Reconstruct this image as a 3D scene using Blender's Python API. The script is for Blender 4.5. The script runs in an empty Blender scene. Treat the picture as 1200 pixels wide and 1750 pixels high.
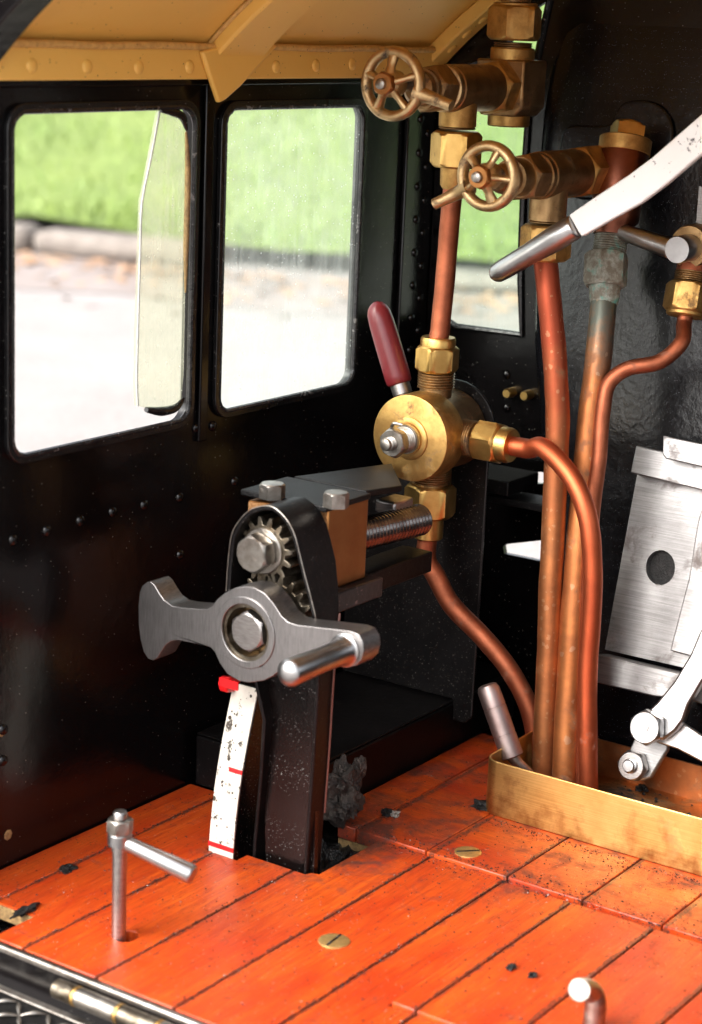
import bpy, math, random
from mathutils import Vector as V, Matrix, noise
from mathutils.geometry import tessellate_polygon
random.seed(7)
sc = bpy.context.scene

# ------------------------------------------------------------------ camera
FPX = 3412.0                                   # focal length in pixels of the 1200 px wide photograph
YAW, PITCH, ROLL = (math.radians(a) for a in (34.15, 14.13, 2.418))
_cy, _sy, _cp, _sp = math.cos(YAW), math.sin(YAW), math.cos(PITCH), math.sin(PITCH)
FW = V((_cy*_cp, _sy*_cp, -_sp)); _r = V((_sy, -_cy, 0)); _u = _r.cross(FW)
RT = math.cos(ROLL)*_r + math.sin(ROLL)*_u
UP = -math.sin(ROLL)*_r + math.cos(ROLL)*_u
def ray(px, py): return FW + RT*((px-600)/FPX) - UP*((py-875)/FPX)
CAM = -ray(845, 1400)*1.5
cd = bpy.data.cameras.new('camera'); cam = bpy.data.objects.new('camera', cd); sc.collection.objects.link(cam)
cam.matrix_world = Matrix(((RT.x, UP.x, -FW.x, CAM.x), (RT.y, UP.y, -FW.y, CAM.y), (RT.z, UP.z, -FW.z, CAM.z), (0, 0, 0, 1)))
cd.sensor_fit = 'HORIZONTAL'; cd.sensor_width = 36; cd.lens = FPX*36/1200
cd.clip_start = .02; cd.clip_end = 900
cd.dof.use_dof = True; cd.dof.focus_distance = 1.50; cd.dof.aperture_fstop = (cd.lens*.001)/.0102
sc.camera = cam

# ------------------------------------------------------------------ sky, sun, exposure
SUN_EL, SUN_AZ = math.radians(40), math.radians(160)          # azimuth of the sun, counter-clockwise from +X
w = bpy.data.worlds.new('World'); sc.world = w; w.use_nodes = True
nt = w.node_tree; bg = nt.nodes['Background']
sky = nt.nodes.new('ShaderNodeTexSky'); sky.sky_type = 'NISHITA'; sky.sun_disc = False
sky.sun_elevation = SUN_EL; sky.sun_rotation = math.radians(90) - SUN_AZ
sky.air_density = 1.0; sky.dust_density = 4.0; sky.ozone_density = 1.0
hs = nt.nodes.new('ShaderNodeHueSaturation'); hs.inputs['Saturation'].default_value = .22   # overcast: a whitish sky
nt.links.new(sky.outputs[0], hs.inputs['Color']); nt.links.new(hs.outputs[0], bg.inputs['Color'])
bg.inputs['Strength'].default_value = .15
sl = bpy.data.lights.new('sun', 'SUN'); sl.energy = 1.25; sl.angle = math.radians(45); sl.color = (1, .95, .88)
so = bpy.data.objects.new('sun', sl); sc.collection.objects.link(so)
sd = V((math.cos(SUN_EL)*math.cos(SUN_AZ), math.cos(SUN_EL)*math.sin(SUN_AZ), math.sin(SUN_EL)))
so.rotation_euler = sd.to_track_quat('Z', 'Y').to_euler(); so.location = sd*5
sc.view_settings.view_transform = 'Standard'; sc.view_settings.look = 'None'
sc.view_settings.gamma = 1; sc.view_settings.use_curve_mapping = False; sc.view_settings.exposure = 1.85
sc.cycles.use_denoising = True
sc.cycles.max_bounces = 6; sc.cycles.diffuse_bounces = 3; sc.cycles.glossy_bounces = 4; sc.cycles.transparent_max_bounces = 8
sc.cycles.sample_clamp_indirect = 8

# ------------------------------------------------------------------ pixel -> point on a plane of the cab
def on_x(px, py, x): d = ray(px, py); return CAM + d*((x-CAM.x)/d.x)
def on_y(px, py, y): d = ray(px, py); return CAM + d*((y-CAM.y)/d.y)
def on_z(px, py, z=0.): d = ray(px, py); return CAM + d*((z-CAM.z)/d.z)
def on_pl(px, py, p0, n): d = ray(px, py); return CAM + d*((V(p0)-CAM).dot(V(n))/d.dot(V(n)))
def mpp(p): return (V(p)-CAM).dot(FW)/FPX          # metres per photo pixel at a point
EX, EY, EZ = V((1, 0, 0)), V((0, 1, 0)), V((0, 0, 1))

# ------------------------------------------------------------------ materials
def ramp(nt, fac, p0, c0, p1, c1):
    r = nt.nodes.new('ShaderNodeValToRGB'); e = r.color_ramp.elements
    e[0].position, e[0].color = p0, (*c0, 1); e[1].position, e[1].color = p1, (*c1, 1)
    nt.links.new(fac, r.inputs[0]); return r.outputs[0]
def noise_n(nt, vec, scale, detail=4, rough=.55, dist=0):
    n = nt.nodes.new('ShaderNodeTexNoise'); n.inputs['Scale'].default_value = scale; n.inputs['Detail'].default_value = detail
    n.inputs['Roughness'].default_value = rough; n.inputs['Distortion'].default_value = dist
    nt.links.new(vec, n.inputs['Vector']); return n.outputs['Fac']
def mixc(nt, fac, a, b, mode='MIX'):
    m = nt.nodes.new('ShaderNodeMix'); m.data_type = 'RGBA'; m.blend_type = mode
    for s, v in ((m.inputs[0], fac), (m.inputs[6], a), (m.inputs[7], b)):
        if hasattr(v, 'is_linked'): nt.links.new(v, s)
        elif isinstance(v, (int, float)): s.default_value = v
        else: s.default_value = (*v, 1)
    return m.outputs[2]
def math_n(nt, op, a, b=0.):
    m = nt.nodes.new('ShaderNodeMath'); m.operation = op
    for s, v in ((m.inputs[0], a), (m.inputs[1], b)):
        if hasattr(v, 'is_linked'): nt.links.new(v, s)
        else: s.default_value = v
    return m.outputs[0]
def scaled(nt, vec, s):
    m = nt.nodes.new('ShaderNodeVectorMath'); m.operation = 'MULTIPLY'; m.inputs[1].default_value = s
    nt.links.new(vec, m.inputs[0]); return m.outputs[0]
def base(name):
    m = bpy.data.materials.new(name); m.use_nodes = True; nt = m.node_tree
    b = nt.nodes['Principled BSDF']; g = nt.nodes.new('ShaderNodeNewGeometry')
    return m, nt, b, g.outputs['Position']
def bump(nt, b, h, strength, dist):
    n = nt.nodes.new('ShaderNodeBump'); n.inputs['Strength'].default_value = strength; n.inputs['Distance'].default_value = dist
    nt.links.new(h, n.inputs['Height']); nt.links.new(n.outputs[0], b.inputs['Normal'])
def specks(nt, vec, scale, thr, seed=0.):
    """small scattered dots: 1 inside a dot"""
    v = nt.nodes.new('ShaderNodeTexVoronoi'); v.inputs['Scale'].default_value = scale; nt.links.new(vec, v.inputs['Vector'])
    sx = nt.nodes.new('ShaderNodeSeparateColor'); nt.links.new(v.outputs['Color'], sx.inputs[0])
    size = math_n(nt, 'MULTIPLY', math_n(nt, 'POWER', sx.outputs[0], 3.0), thr)
    d = math_n(nt, 'LESS_THAN', v.outputs['Distance'], size)
    return math_n(nt, 'MULTIPLY', d, math_n(nt, 'GREATER_THAN', sx.outputs[1], .45))
def metal(name, c1, c2, rough=(.25, .45), scale=60, brush=None, bstr=.15, dirt=None, spots=None, metallic=1., p=(.38, .68), zmix=None):
    m, nt, b, pos = base(name)
    n1 = noise_n(nt, pos, scale, 6, .62)
    col = ramp(nt, n1, p[0], c1, p[1], c2)
    fine = noise_n(nt, pos, scale*9, 3)
    if zmix:                                       # tarnish that changes along the height of the pipe
        c3, za, zb_ = zmix; sz = nt.nodes.new('ShaderNodeSeparateXYZ'); nt.links.new(pos, sz.inputs[0])
        mr = nt.nodes.new('ShaderNodeMapRange'); mr.inputs['From Min'].default_value = za; mr.inputs['From Max'].default_value = zb_
        nt.links.new(math_n(nt, 'ADD', sz.outputs[2], math_n(nt, 'MULTIPLY', math_n(nt, 'SUBTRACT', noise_n(nt, pos, 38, 6, .65), .5), .16)), mr.inputs[0])
        col = mixc(nt, mr.outputs[0], col, c3)
    rgh = math_n(nt, 'ADD', math_n(nt, 'MULTIPLY', n1, rough[1]-rough[0]), rough[0])
    if brush is not None:
        br = noise_n(nt, scaled(nt, pos, brush), 1, 4, .7)
        col = mixc(nt, .55, col, ramp(nt, br, .3, tuple(.55*c for c in c1), .7, (1, 1, 1)), 'MULTIPLY')
        rgh = math_n(nt, 'ADD', rgh, math_n(nt, 'MULTIPLY', br, .12))
        h = br
    else: h = fine
    met = None
    if spots:
        wv = nt.nodes.new('ShaderNodeTexNoise'); wv.inputs['Scale'].default_value = spots[1]*1.3; wv.inputs['Detail'].default_value = 3; nt.links.new(pos, wv.inputs['Vector'])
        wa = nt.nodes.new('ShaderNodeVectorMath'); wa.operation = 'MULTIPLY_ADD'; wa.inputs[1].default_value = (.8/spots[1],)*3; nt.links.new(wv.outputs['Color'], wa.inputs[0]); nt.links.new(pos, wa.inputs[2])
        s = specks(nt, wa.outputs[0], spots[1], spots[2]); s = math_n(nt, 'MULTIPLY', s, .38); col = mixc(nt, s, col, spots[0])
    if dirt:
        d = noise_n(nt, pos, dirt[1], 8, .68, .3); f = ramp(nt, d, dirt[2], (0, 0, 0), dirt[2]+.12, (1, 1, 1))
        col = mixc(nt, f, col, dirt[0])
        rgh = math_n(nt, 'ADD', rgh, math_n(nt, 'MULTIPLY', f, .35))
        met = math_n(nt, 'MULTIPLY', math_n(nt, 'SUBTRACT', 1, math_n(nt, 'MULTIPLY', f, .75)), metallic)
    nt.links.new(col, b.inputs['Base Color']); nt.links.new(rgh, b.inputs['Roughness'])
    b.inputs['Metallic'].default_value = metallic
    if met is not None: nt.links.new(met, b.inputs['Metallic'])
    bump(nt, b, h, bstr, .0006)
    return m
def paint(name, c1, c2, rough=.3, scale=30, bstr=.1, bscale=220, bdist=.0006, speck=None, coat=0., chip=None, var=(.35, .7), spec=.5):
    m, nt, b, pos = base(name)
    n1 = noise_n(nt, pos, scale, 6, .6); col = ramp(nt, n1, var[0], c1, var[1], c2)
    rgh = math_n(nt, 'ADD', math_n(nt, 'MULTIPLY', n1, .15), rough-.07)
    if speck:
        for c, s, t in speck:
            k = specks(nt, pos, s, t); col = mixc(nt, k, col, c); rgh = math_n(nt, 'ADD', rgh, math_n(nt, 'MULTIPLY', k, .4))
    if chip:
        d = noise_n(nt, pos, chip[1], 8, .7, .4); f = ramp(nt, d, chip[2], (0, 0, 0), chip[2]+.025, (1, 1, 1)); col = mixc(nt, f, col, chip[0])
    nt.links.new(col, b.inputs['Base Color']); nt.links.new(rgh, b.inputs['Roughness'])
    b.inputs['Coat Weight'].default_value = coat; b.inputs['Coat Roughness'].default_value = .12
    b.inputs['Specular IOR Level'].default_value = spec
    bump(nt, b, noise_n(nt, pos, bscale, 5, .6), bstr, bdist)
    return m

M = {}
M['black'] = paint('black_gloss_paint', (.0014, .0011, .0012), (.0034, .0026, .0028), .2, 14, .16, 45, .0022,
                   speck=[((.17, .157, .136), 330, .13), ((.12, .1, .08), 120, .05)], spec=.36, chip=((.05, .035, .03), 60, .735))
M['black_satin'] = paint('black_satin_paint', (.0018, .0015, .0016), (.0045, .0036, .0038), .42, 30, .3, 200, .0008,
                   speck=[((.12, .11, .1), 480, .2), ((.08, .07, .06), 900, .28)], spec=.22)
M['black_dusty'] = paint('black_paint_dusted', (.002, .0019, .002), (.006, .0058, .006), .48, 30, .5, 700, .0008,
                   speck=[((.09, .087, .083), 800, .22), ((.05, .047, .045), 1400, .3)], spec=.24)
M['black_wet'] = paint('black_paint_oily_glints', (.002, .0015, .0015), (.005, .003, .0027), .16, 40, .22, 700, .001,
                   speck=[((.13, .125, .12), 620, .25), ((.1, .09, .085), 1000, .3), ((.05, .04, .035), 300, .14)], spec=.4)  # pale specks paint the sparkle of droplets into the colour
M['backhead'] = paint('black_crackled_enamel', (.0015, .0015, .002), (.0055, .0054, .007), .24, 22, .3, 150, .0014,
                   speck=[((.14, .14, .15), 620, .2), ((.09, .09, .1), 1100, .28)], spec=.38)
M['chipped_edge'] = paint('chipped_black_edge', (.006, .005, .005), (.012, .01, .01), .3, 40, .4, 200, .0006, chip=((.16, .115, .105), 130, .62))
M['bead'] = paint('black_window_bead', (.003, .003, .0034), (.01, .009, .009), .22, 60, .5, 160, .0012, speck=[((.2, .19, .18), 500, .18)],
                   chip=((.2, .185, .17), 140, .66))
M['seal'] = paint('glint_window_seal', (.006, .006, .007), (.03, .028, .027), .25, 80, .5, 200, .001, chip=((.16, .15, .145), 90, .6))  # lighter grey and pale chips paint in the frame's glinting inner line
M['seal_grey'] = paint('ground_glass_edge', (.3, .3, .28), (.45, .45, .42), .4, 200, .3)
M['tan'] = paint('tan_roof_paint', (.80, .465, .098), (.84, .50, .118), .48, 14, .25, 130, .0008,
                   speck=[((.16, .08, .03), 330, .2), ((.2, .1, .04), 120, .06)])
M['tan_grit'] = paint('tan_paint_gritty', (.5, .28, .08), (.74, .45, .14), .55, 200, .6, 420, .0008, speck=[((.14, .08, .03), 520, .3)])
M['brass'] = metal('aged_brass', (.60, .37, .125), (.40, .225, .072), (.42, .56), 75, p=(.4, .62), dirt=((.14, .075, .032), 46, .57))
M['brass_dark'] = metal('tarnished_brass', (.40, .255, .12), (.25, .15, .068), (.38, .5), 60, dirt=((.07, .04, .024), 48, .56), p=(.4, .62), bstr=.3)
M['brass_bright'] = metal('clean_brass', (.68, .43, .14), (.52, .3, .085), (.3, .42), 50, dirt=((.22, .12, .045), 60, .62), spots=((.1, .05, .02), 220, .1))
M['brass_wheel'] = metal('worn_gunmetal', (.62, .44, .23), (.40, .26, .125), (.36, .48), 75, dirt=((.05, .03, .02), 70, .575), bstr=.4)
M['brass_tray'] = metal('brushed_brass_sheet', (.86, .6, .23), (.62, .36, .11), (.28, .4), 14, brush=(900, 12, 1500), bstr=.12, dirt=((.34, .15, .045), 24, .6), zmix=((.36, .15, .045), .022, -.012))
M['brass_flat'] = metal('scuffed_brass', (.75, .5, .2), (.55, .34, .12), (.5, .6), 200, dirt=((.25, .12, .04), 160, .66))
M['gunmetal'] = metal('red_brown_gunmetal', (.24, .085, .05), (.15, .055, .036), (.28, .42), 40, dirt=((.33, .17, .07), 30, .64))
M['bronze'] = metal('bronze_block', (.40, .18, .06), (.31, .125, .04), (.36, .5), 30)
M['bronze_cast'] = metal('cast_bronze', (.5, .27, .12), (.25, .12, .05), (.45, .6), 420, bstr=1.)
M['copper'] = metal('copper_pipe', (.48, .15, .075), (.28, .088, .046), (.46, .6), 40, p=(.36, .66), dirt=((.2, .1, .065), 30, .6), spots=((.5, .24, .13), 260, .2))
M['copper_spot'] = metal('spotted_copper_pipe', (.50, .19, .07), (.32, .125, .05), (.44, .56), 44, p=(.36, .66), spots=((.58, .36, .2), 270, .55), dirt=((.2, .1, .045), 26, .57), metallic=.9, zmix=((.37, .075, .036), .22, .36))
M['copper_stain'] = metal('stained_copper_pipe', (.51, .185, .06), (.32, .115, .042), (.44, .56), 44, p=(.36, .66), spots=((.52, .36, .24), 150, .5), dirt=((.17, .085, .045), 26, .56), metallic=.85, zmix=((.13, .14, .115), .32, .385))
M['tray_floor'] = metal('sooty_brass_sheet', (.5, .24, .08), (.32, .13, .045), (.4, .5), 24, dirt=((.02, .018, .016), 16, .5), bstr=.3)
M['copper_red'] = metal('bright_red_copper', (.58, .135, .055), (.42, .10, .045), (.46, .56), 30, dirt=((.2, .11, .085), 34, .63))
M['steel'] = metal('machined_steel', (.52, .49, .47), (.4, .37, .355), (.24, .36), 30, brush=(160, 160, 1200), bstr=.12, dirt=((.12, .09, .07), 60, .72))
M['steel_crank'] = metal('ground_steel', (.36, .345, .34), (.29, .275, .27), (.28, .4), 25, brush=(200, 1500, 60), bstr=.1, dirt=((.1, .075, .06), 60, .68))
M['steel_bright'] = metal('polished_steel', (.46, .45, .445), (.35, .34, .335), (.26, .36), 60, bstr=.1, dirt=((.3, .26, .24), 70, .68))
M['steel_brush'] = metal('brushed_pale_steel', (.46, .45, .445), (.33, .32, .315), (.36, .48), 26, brush=(600, 22, 1000), bstr=.2, dirt=((.16, .135, .125), 30, .565))
M['steel_dull'] = metal('oily_worn_steel', (.42, .39, .35), (.2, .17, .145), (.3, .45), 90, dirt=((.08, .06, .045), 110, .6))
M['gear'] = metal('oily_gear_steel', (.22, .19, .145), (.07, .05, .032), (.3, .42), 110, dirt=((.025, .018, .012), 80, .53))
M['screw_black'] = metal('oily_lead_screw', (.22, .2, .19), (.1, .085, .08), (.2, .3), 60, metallic=.95)
M['verdigris'] = metal('verdigris_brass', (.19, .17, .13), (.36, .38, .33), (.5, .7), 150, bstr=1., metallic=.25, p=(.42, .6), dirt=((.12, .33, .27), 75, .54))
M['white'] = paint('white_enamel', (.88, .87, .85), (.83, .82, .79), .32, 20, .08, 150, .0005, speck=[((.1, .09, .08), 210, .12)], chip=((.06, .05, .05), 72, .60), coat=.3)
M['white_strip'] = paint('grubby_white_paint', (.58, .56, .5), (.46, .43, .37), .4, 40, .25, 260, .0008, speck=[((.03, .025, .02), 300, .42), ((.04, .03, .02), 140, .26)], chip=((.05, .04, .03), 85, .585))
M['red'] = paint('red_paint', (.62, .012, .014), (.5, .01, .012), .3, 60, .3, 250, .0008, coat=.3)
M['maroon'] = paint('maroon_plastic_grip', (.16, .016, .02), (.13, .012, .016), .32, 40, .12, 500, .0003, chip=((.05, .02, .02), 55, .67))
M['coal'] = paint('coal', (.004, .004, .004), (.02, .018, .017), .5, 160, .8, 600, .001, spec=.3)
M['clinker'] = paint('charred_clinker', (.012, .010, .009), (.06, .045, .037), .6, 120, 1., 260, .003)
M['grit_pale'] = paint('pale_grit', (.13, .115, .1), (.4, .36, .32), .8, 90, .2)
M['pitch'] = paint('wet_coal_slurry', (.004, .004, .004), (.012, .011, .011), .18, 40, 1., 150, .006, speck=[((.2, .2, .2), 300, .15)])
M['rust_brown'] = paint('brown_primer', (.12, .05, .04), (.17, .075, .06), .45, 80, .2)
M['ply'] = paint('plywood_edge', (.32, .2, .08), (.12, .07, .03), .6, 300, .3)

def wood_mat(name='varnished_orange_plank', cross=False):
    m, nt, b, pos = base(name)
    ax = (lambda a, c, d: (c, a, d)) if cross else (lambda a, c, d: (a, c, d))
    oi = nt.nodes.new('ShaderNodeObjectInfo')
    off = nt.nodes.new('ShaderNodeVectorMath'); off.operation = 'ADD'; nt.links.new(pos, off.inputs[0])
    cmb = nt.nodes.new('ShaderNodeCombineXYZ'); nt.links.new(math_n(nt, 'MULTIPLY', oi.outputs['Random'], 7.), cmb.inputs[0]); nt.links.new(cmb.outputs[0], off.inputs[1])
    pv = off.outputs[0]
    broad = noise_n(nt, scaled(nt, pv, ax(9, 30, 26)), 1, 4, .6)
    grain = noise_n(nt, scaled(nt, pv, ax(24, 520, 400)), 1, 5, .7, .5)
    pores = noise_n(nt, scaled(nt, pv, ax(60, 1100, 900)), 1, 2, .5)
    col = ramp(nt, broad, .34, (.41, .034, .0035), .70, (.57, .098, .008))
    col = mixc(nt, ramp(nt, grain, .38, (0, 0, 0), .66, (1, 1, 1)), mixc(nt, .7, col, (.26, .02, .004)), col)
    col = mixc(nt, ramp(nt, pores, .60, (0, 0, 0), .70, (.8, .8, .8)), col, (.15, .026, .010))
    # scuffs, soot rubbed into the varnish, more of it by the joint, the tray and under the backhead
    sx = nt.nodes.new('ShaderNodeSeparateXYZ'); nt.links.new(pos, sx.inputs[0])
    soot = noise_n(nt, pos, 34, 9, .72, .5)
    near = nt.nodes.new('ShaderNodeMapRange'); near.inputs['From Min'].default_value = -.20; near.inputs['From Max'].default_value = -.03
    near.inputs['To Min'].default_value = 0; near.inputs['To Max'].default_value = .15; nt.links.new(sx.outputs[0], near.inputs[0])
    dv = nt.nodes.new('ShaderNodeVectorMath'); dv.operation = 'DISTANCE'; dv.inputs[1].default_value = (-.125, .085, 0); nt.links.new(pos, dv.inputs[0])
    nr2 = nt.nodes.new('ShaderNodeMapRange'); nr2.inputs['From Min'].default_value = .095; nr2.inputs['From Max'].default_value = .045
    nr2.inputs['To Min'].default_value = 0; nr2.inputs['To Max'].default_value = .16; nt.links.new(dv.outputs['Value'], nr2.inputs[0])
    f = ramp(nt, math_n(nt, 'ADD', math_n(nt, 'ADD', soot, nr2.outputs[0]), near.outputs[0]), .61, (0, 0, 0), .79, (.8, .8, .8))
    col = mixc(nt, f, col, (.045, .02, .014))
    # dirt packed along the grooves between the boards
    warp = math_n(nt, 'MULTIPLY', math_n(nt, 'MULTIPLY', math_n(nt, 'LESS_THAN', sx.outputs[1], -.09), math_n(nt, 'LESS_THAN', sx.outputs[0], -.09)), -.0066)
    ph = math_n(nt, 'ADD', math_n(nt, 'MULTIPLY', math_n(nt, 'ADD', sx.outputs[1], warp), 1/.0617), 20.5)
    dist = math_n(nt, 'ABSOLUTE', math_n(nt, 'SUBTRACT', math_n(nt, 'FRACT', ph), .5))
    sn_ = noise_n(nt, pos, 55, 6, .7)
    lim = nt.nodes.new('ShaderNodeMapRange'); lim.inputs['From Min'].default_value = .3; lim.inputs['From Max'].default_value = .75
    lim.inputs['To Min'].default_value = .008; lim.inputs['To Max'].default_value = .06; nt.links.new(sn_, lim.inputs[0])
    groove = math_n(nt, 'MULTIPLY', math_n(nt, 'LESS_THAN', dist, lim.outputs[0]), math_n(nt, 'GREATER_THAN', noise_n(nt, pos, 420, 3), .42))
    col = mixc(nt, math_n(nt, 'MULTIPLY', groove, .75), col, (.07, .022, .012))
    s1 = specks(nt, pos, 420, .32); s2 = specks(nt, pos, 210, .16); s3 = specks(nt, pos, 520, .25)
    col = mixc(nt, s1, col, (.03, .018, .015)); col = mixc(nt, s2, col, (.02, .014, .012)); col = mixc(nt, math_n(nt, 'MULTIPLY', s3, .5), col, (.6, .4, .3))
    rg = math_n(nt, 'ADD', math_n(nt, 'MULTIPLY', soot, .3), math_n(nt, 'MULTIPLY', f, .3))
    rg = math_n(nt, 'ADD', rg, .27)
    nt.links.new(col, b.inputs['Base Color']); nt.links.new(rg, b.inputs['Roughness'])
    b.inputs['Coat Weight'].default_value = .06; b.inputs['Coat Roughness'].default_value = .3
    b.inputs['Specular IOR Level'].default_value = .4
    bump(nt, b, math_n(nt, 'ADD', grain, math_n(nt, 'MULTIPLY', soot, 1.2)), .25, .0007)
    return m
M['wood'] = wood_mat(); M['wood_cross'] = wood_mat('varnished_orange_plywood', True)

def glass_mat(name, haze, hcol, tint=(.97, 1, .98), sc_=60):
    m, nt, b, pos = base(name)
    nt.nodes.remove(b); out = nt.nodes['Material Output']
    tr = nt.nodes.new('ShaderNodeBsdfTransparent'); tr.inputs[0].default_value = (*tint, 1)
    gl = nt.nodes.new('ShaderNodeBsdfGlossy'); gl.inputs['Roughness'].default_value = .04; gl.inputs[0].default_value = (1, 1, 1, 1)
    df = nt.nodes.new('ShaderNodeBsdfDiffuse'); df.inputs[0].default_value = (*hcol, 1)
    tl = nt.nodes.new('ShaderNodeBsdfTranslucent'); tl.inputs[0].default_value = (*hcol, 1)
    dust = nt.nodes.new('ShaderNodeMixShader'); dust.inputs[0].default_value = .6
    nt.links.new(df.outputs[0], dust.inputs[1]); nt.links.new(tl.outputs[0], dust.inputs[2])
    n = noise_n(nt, pos, sc_, 6, .65); sp = specks(nt, pos, 330, .25)
    str_ = noise_n(nt, scaled(nt, pos, (300, 300, 14)), 1, 3)
    f = math_n(nt, 'ADD', math_n(nt, 'MULTIPLY', math_n(nt, 'MULTIPLY', n, str_), haze*2.6), math_n(nt, 'MULTIPLY', sp, .35))
    a = nt.nodes.new('ShaderNodeMixShader'); nt.links.new(f, a.inputs[0]); nt.links.new(tr.outputs[0], a.inputs[1]); nt.links.new(dust.outputs[0], a.inputs[2])
    fr = nt.nodes.new('ShaderNodeFresnel'); fr.inputs[0].default_value = 1.4
    z = nt.nodes.new('ShaderNodeMixShader'); gb = nt.nodes.new('ShaderNodeNewGeometry'); nt.links.new(math_n(nt, 'MULTIPLY', fr.outputs[0], math_n(nt, 'MULTIPLY', math_n(nt, 'SUBTRACT', 1, gb.outputs['Backfacing']), .8)), z.inputs[0]); nt.links.new(a.outputs[0], z.inputs[1]); nt.links.new(gl.outputs[0], z.inputs[2])
    nt.links.new(z.outputs[0], out.inputs[0]); return m
M['glass'] = glass_mat('dusty_glass', .17, (.9, .95, .9))
M['glass_green'] = glass_mat('dusty_front_glass', .12, (.85, .95, .85), (.93, 1, .95))
M['glass_broken'] = glass_mat('grimy_broken_glass', .34, (.66, .66, .57), (.95, .97, .88))

# ------------------------------------------------------------------ mesh building
def jn(*ms):
    vs, fs = [], []
    for v, f in ms:
        o = len(vs); vs += v; fs += [tuple(i+o for i in t) for t in f]
    return vs, fs
def frame(d):
    d = V(d).normalized(); a = EZ if abs(d.z) < .9 else EX
    u = a.cross(d).normalized(); return u, d.cross(u), d
def lathe(o, d, prof, n=28, rot=0.):
    """surface of revolution; prof = [(distance along d, radius)]"""
    o = V(o); u, v, d = frame(d); vs, fs = [], []
    for t, r in prof:
        for k in range(n):
            a = rot + 2*math.pi*k/n; vs.append(o + d*t + u*(r*math.cos(a)) + v*(r*math.sin(a)))
    for i in range(len(prof)-1):
        for k in range(n):
            k2 = (k+1) % n; fs.append((i*n+k, i*n+k2, (i+1)*n+k2, (i+1)*n+k))
    fs.append(tuple(range(n-1, -1, -1))); fs.append(tuple(range((len(prof)-1)*n, len(prof)*n)))
    return vs, fs
def hexn(o, d, t0, t1, r, rot=0., ch=.16, n=48, sides=6, both=True):
    """hexagon nut, r = radius to the corners; chamfered corners"""
    o = V(o); u, v, d = frame(d); vs, fs = [], []
    ap = r*math.cos(math.pi/sides); L = t1-t0; c = min(ch*r, L*.3)
    ts = [(t0, ap*.95), (t0+c*.45, ap+(r-ap)*.35), (t0+c, r*1.001), (t1-c, r*1.001), (t1-c*.45, ap+(r-ap)*.35), (t1, ap*.95)]
    if not both: ts = [(t0, r*1.001)] + ts[3:]
    for t, rc in ts:
        for k in range(n):
            a = 2*math.pi*k/n; q = (a + math.pi/sides) % (2*math.pi/sides) - math.pi/sides
            rr = min(ap/math.cos((q if True else 0)), rc); a += rot
            vs.append(o + d*t + u*(rr*math.cos(a)) + v*(rr*math.sin(a)))
    for i in range(len(ts)-1):
        for k in range(n):
            k2 = (k+1) % n; fs.append((i*n+k, i*n+k2, (i+1)*n+k2, (i+1)*n+k))
    fs.append(tuple(range(n-1, -1, -1))); fs.append(tuple(range((len(ts)-1)*n, len(ts)*n)))
    return vs, fs
def thread(o, d, t0, t1, r, pitch, dep=None, n=32):
    dep = dep or pitch*.55; pr = [(t0, r-dep)]; t = t0
    while t + pitch <= t1+1e-6:
        pr += [(t+pitch*.3, r), (t+pitch*.5, r), (t+pitch*.85, r-dep)]; t += pitch
    return lathe(o, d, pr, n)
def smooth_path(pts, sub=8):
    P = [V(p) for p in pts]; out = []
    for i in range(len(P)-1):
        a, b, c, e = P[max(i-1, 0)], P[i], P[i+1], P[min(i+2, len(P)-1)]
        for s in range(sub):
            t = s/sub
            out.append(.5*((2*b) + (c-a)*t + (2*a-5*b+4*c-e)*t*t + (3*b-a-3*c+e)*t**3))
    out.append(P[-1]); return out
def tube(pts, r, n=20, sub=8, closed=False, flat=None):
    P = smooth_path(pts, sub) if sub else [V(p) for p in pts]
    rs = r if isinstance(r, (list, tuple)) else None; N = len(P); vs, fs = [], []
    u = None
    for i, p in enumerate(P):
        if closed: t = (P[(i+1) % N]-P[i-1]).normalized()
        else: t = (P[min(i+1, N-1)]-P[max(i-1, 0)]).normalized()
        u = frame(t)[0] if u is None else (u - t*u.dot(t)).normalized()
        w = t.cross(u)
        rr = r
        if rs:
            x = i/(N-1)*(len(rs)-1); k = min(int(x), len(rs)-2); rr = rs[k]+(rs[k+1]-rs[k])*(x-k)
        for k in range(n):
            a = 2*math.pi*k/n; vs.append(p + u*(rr*math.cos(a)) + w*(rr*math.sin(a)*(flat or 1)))
    for i in range(N if closed else N-1):
        j = (i+1) % N
        for k in range(n): fs.append((i*n+k, i*n+(k+1) % n, j*n+(k+1) % n, j*n+k))
    if not closed: fs.append(tuple(range(n-1, -1, -1))); fs.append(tuple(range((N-1)*n, N*n)))
    return vs, fs
def prism(loops, ext):
    """flat outline (world points; further loops are holes) pushed along ext"""
    loops = [[V(p) for p in l] for l in loops]; e = V(ext)
    flat = [p for l in loops for p in l]; n = len(flat)
    tri = tessellate_polygon(loops)
    vs = flat + [p+e for p in flat]; fs = []
    if len(loops) == 1: fs += [tuple(range(n)), tuple(range(2*n-1, n-1, -1))]
    else: fs += [tuple(t) for t in tri] + [tuple(i+n for i in reversed(t)) for t in tri]
    o = 0
    for l in loops:
        m = len(l)
        for k in range(m): a, b = o+k, o+(k+1) % m; fs.append((b, a, a+n, b+n))
        o += m
    return vs, fs
def box(c, s, R=None):
    c = V(c); h = [x/2 for x in s]; ax = R or (EX, EY, EZ)
    vs = [c + ax[0]*(sx*h[0]) + ax[1]*(sy*h[1]) + ax[2]*(sz*h[2]) for sx in (-1, 1) for sy in (-1, 1) for sz in (-1, 1)]
    return vs, [(0, 1, 3, 2), (4, 6, 7, 5), (0, 4, 5, 1), (2, 3, 7, 6), (0, 2, 6, 4), (1, 5, 7, 3)]
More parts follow.
